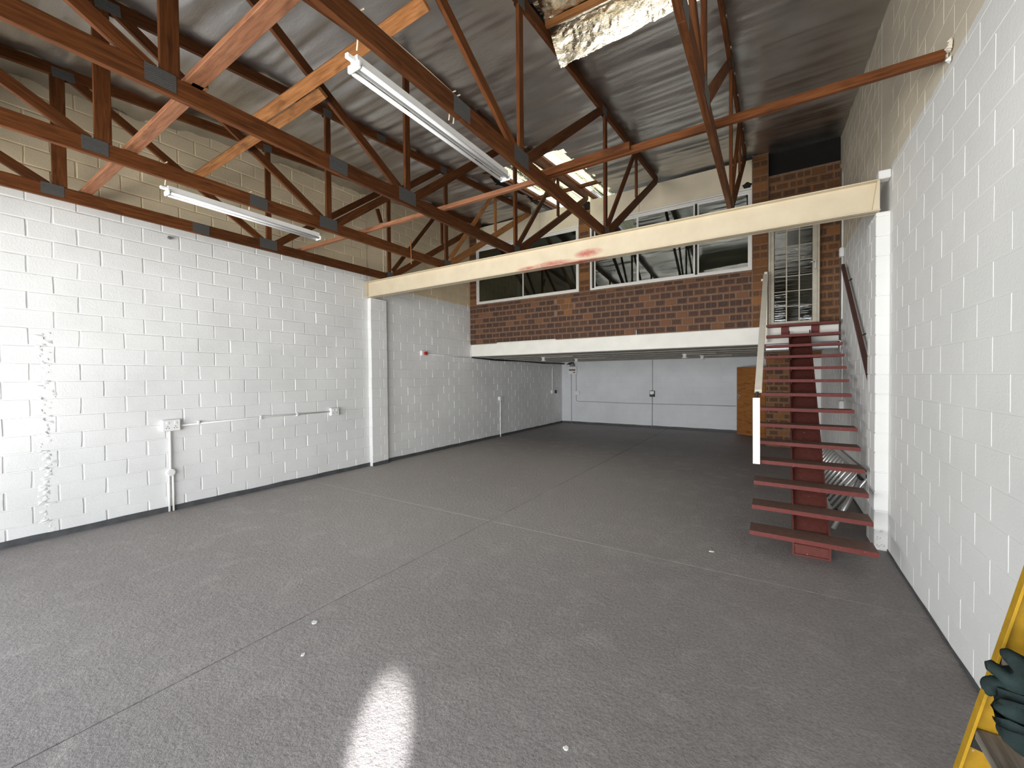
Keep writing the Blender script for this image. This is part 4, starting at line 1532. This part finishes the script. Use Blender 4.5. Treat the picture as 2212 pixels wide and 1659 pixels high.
# grey steel lintel behind the top treads
o = MB().box(-0.10, XR - .04, YM + .02, YM + .06, ZS0 - .10, ZS0 - .01, .004)
o.box(-0.10, XR - .04, YM + .02, YM + .12, ZS0 - .115, ZS0 - .10, .003)
tag(o.build('steel_lintel', M_GALV), 'grey steel channel under the slab edge behind the stairs', 'beam')

# ------------------------------------------------------------------ aluminium ladder on its side under the stairs
al = thing('aluminium_ladder', 'aluminium ladder lying on its side against the wall beneath the stairs', 'ladder', (0.82, 7.6, 0.3))
P0, P1 = Vector((.90, 9.6, .50)), Vector((.93, 5.98, .62))   # upper stile
Q0, Q1 = Vector((.60, 9.6, .03)), Vector((.66, 6.35, .03))   # lower stile
member('stile', P0, P1, .085, .028, M_ALUM, al, (0, 0, 1), b=.004)
member('stile', Q0, Q1, .085, .028, M_ALUM, al, (1, 0, 0), b=.004)
for k in range(14):
    f = (k + .5) / 14
    a, b_ = P0.lerp(P1, f), Q0.lerp(Q1, f)
    MB().tube([a, b_], .019, 10).build('rung', M_ALUM, al, True)
MB().tube([(.86, 6.16, .57), (.60, 5.93, .025)], .026, 10).build('support_leg', M_ALUM, al, True)
MB().tube([(.68, 6.42, .13), (.655, 6.36, .03)], .026, 10).build('foot_cap', flat('blue_foot', (.01, .015, .05)), al, True)
MB().box(.90, .96, 5.95, 6.06, .63, .665, .005).build('end_cap', M_BLACK, al)
MB().box(.87, .93, 6.24, 6.42, .55, .595, .005).build('hinge_plate', M_BLACK, al)

# ------------------------------------------------------------------ yellow ladder with the glove, close by
yl = thing('yellow_ladder', 'yellow fibreglass ladder with grey wooden treads leaning on the near wall', 'ladder', (0.38, 1.5, 0))
lean = Vector((.210, 0, 1)).normalized()
base_far = Vector((.345, 1.75, 0))


def rail_at(y, s):
    return Vector((.345, y, 0)) + lean * s


ax = lean.cross(Vector((0, 1, 0))).normalized()  # across the rail, into the ladder depth
if ax.x < 0:
    ax = -ax
for y_, sgn in ((1.75, -1), (1.33, 1)):
    a, b_ = rail_at(y_, 0.0), rail_at(y_, 2.6)
    off = ax * .055
    member('rail', a + off, b_ + off, .110, .007, M_YELLOW, yl, (0, 1, 0), b=.001)
    for e in (0.0, .110):
        o2 = ax * e + Vector((0, sgn * .012, 0))
        member('rail_flange', a + o2, b_ + o2, .030, .007, M_YELLOW, yl, ax, b=.001)
for k in range(1, 9):
    s_ = .245 * k + .03
    a = rail_at(1.742, s_) + ax * .055
    b_ = rail_at(1.338, s_) + ax * .055
    member('tread', a, b_, .100, .026, M_GREYWOOD, yl, Vector((0, 0, 1)), b=.003)
    member('tread_bracket', rail_at(1.735, s_ - .03) + ax * .006, rail_at(1.735, s_ - .03) + ax * .105, .045, .012, M_BLACK, yl, (0, 1, 0), b=.001)


# glove: knitted glove crumpled over the treads, two fingers pointing into the room
def skin(name, chains, m, parent=None, sub=2):
    me = bpy.data.meshes.new(name)
    vs, es, rs = [], [], []
    for ch in chains:
        prev = None
        for (p, r) in ch:
            found = None
            for i, q in enumerate(vs):
                if (Vector(q) - Vector(p)).length < 1e-5:
                    found = i
            if found is None:
                vs.append(p)
                rs.append(r)
                found = len(vs) - 1
            if prev is not None and prev != found:
                es.append((prev, found))
            prev = found
    me.from_pydata(vs, es, [])
    o = bpy.data.objects.new(name, me)
    COL.objects.link(o)
    md = o.modifiers.new('skin', 'SKIN')
    for i, v in enumerate(me.skin_vertices[0].data):
        v.radius = (rs[i] if isinstance(rs[i], tuple) else (rs[i], rs[i]))
        v.use_root = (i == 0)
    sb = o.modifiers.new('sub', 'SUBSURF')
    sb.levels = sb.render_levels = sub
    dg = bpy.context.evaluated_depsgraph_get()
    me2 = bpy.data.meshes.new_from_object(o.evaluated_get(dg))
    bpy.data.objects.remove(o)
    for v in me2.vertices:
        c = v.co
        n = vnoise(np.array([c.x * 45 + c.z * 20]), np.array([c.y * 45 - c.z * 31]))[0]
        n2_ = vnoise(np.array([c.x * 95 - c.y * 60 + 9]), np.array([c.z * 95 + 4]))[0]
        v.co = c + v.normal * (n * .010 + n2_ * .005)
    me2.materials.clear()
    me2.name = name
    return link(name, me2, m, parent, True)


gl = thing('work_glove', 'crumpled dark green knitted work glove draped over the yellow ladder treads', 'glove', (0.55, 1.58, .95))
C0 = (.540, 1.60, .965)
P1_ = (.540, 1.57, .925)
P2_ = (.535, 1.55, .870)
skin('glove_hand', [
    [(C0, .040), (P1_, .046), (P2_, .044), ((.530, 1.53, .835), .036)],
    [(C0, .040), ((.525, 1.605, .998), .028), ((.505, 1.605, 1.010), .0205), ((.491, 1.603, 1.013), .0175), ((.484, 1.602, 1.012), .011)],
    [(C0, .040), ((.555, 1.60, 1.035), .036), ((.535, 1.605, 1.048), .024), ((.522, 1.605, 1.052), .018), ((.516, 1.604, 1.050), .011)],
    [(C0, .040), ((.522, 1.600, .968), .024), ((.506, 1.597, .978), .0200), ((.493, 1.594, .973), .0190), ((.488, 1.590, .955), .0175), ((.498, 1.586, .942), .013)],
    [(P2_, .044), ((.528, 1.58, .872), .030), ((.515, 1.590, .868), .022), ((.508, 1.590, .870), .014)],
    [(P1_, .046), ((.525, 1.585, .915), .028), ((.512, 1.588, .900), .021), ((.506, 1.588, .893), .013)],
], M_GLOVE, gl)
skin('glove_cuff', [[((.560, 1.60, 1.062), .034), ((.600, 1.57, 1.068), .044), ((.645, 1.53, 1.068), .050), ((.69, 1.49, 1.066), .052)]], M_GLOVE, gl)

# ------------------------------------------------------------------ small debris on the floor
rr = random.Random(8)
for x_, y_, s_, lab in ((-2.847, 1.743, .030, 'white paint chip beside the long floor joint'), (-2.577, 1.495, .020, 'small white paint chip nearer the doorway, off the joint'),
                        (-0.838, 1.784, .016, 'tiny white chip alone on the open floor'), (-.52, 4.60, .025, 'white paint chip beside the stair foot')):
    m_ = MB()
    n = 7
    pr_ = [(x_ + s_ * math.cos(a) * rr.uniform(.5, 1.1), y_ + s_ * 1.0 * math.sin(a) * rr.uniform(.4, .9)) for a in [i * 2 * math.pi / n for i in range(n)]]
    m_.prism(pr_, 'z', 0.0005, 0.006)
    tag(m_.build('paint_chip', M_FLECK), lab, 'debris')
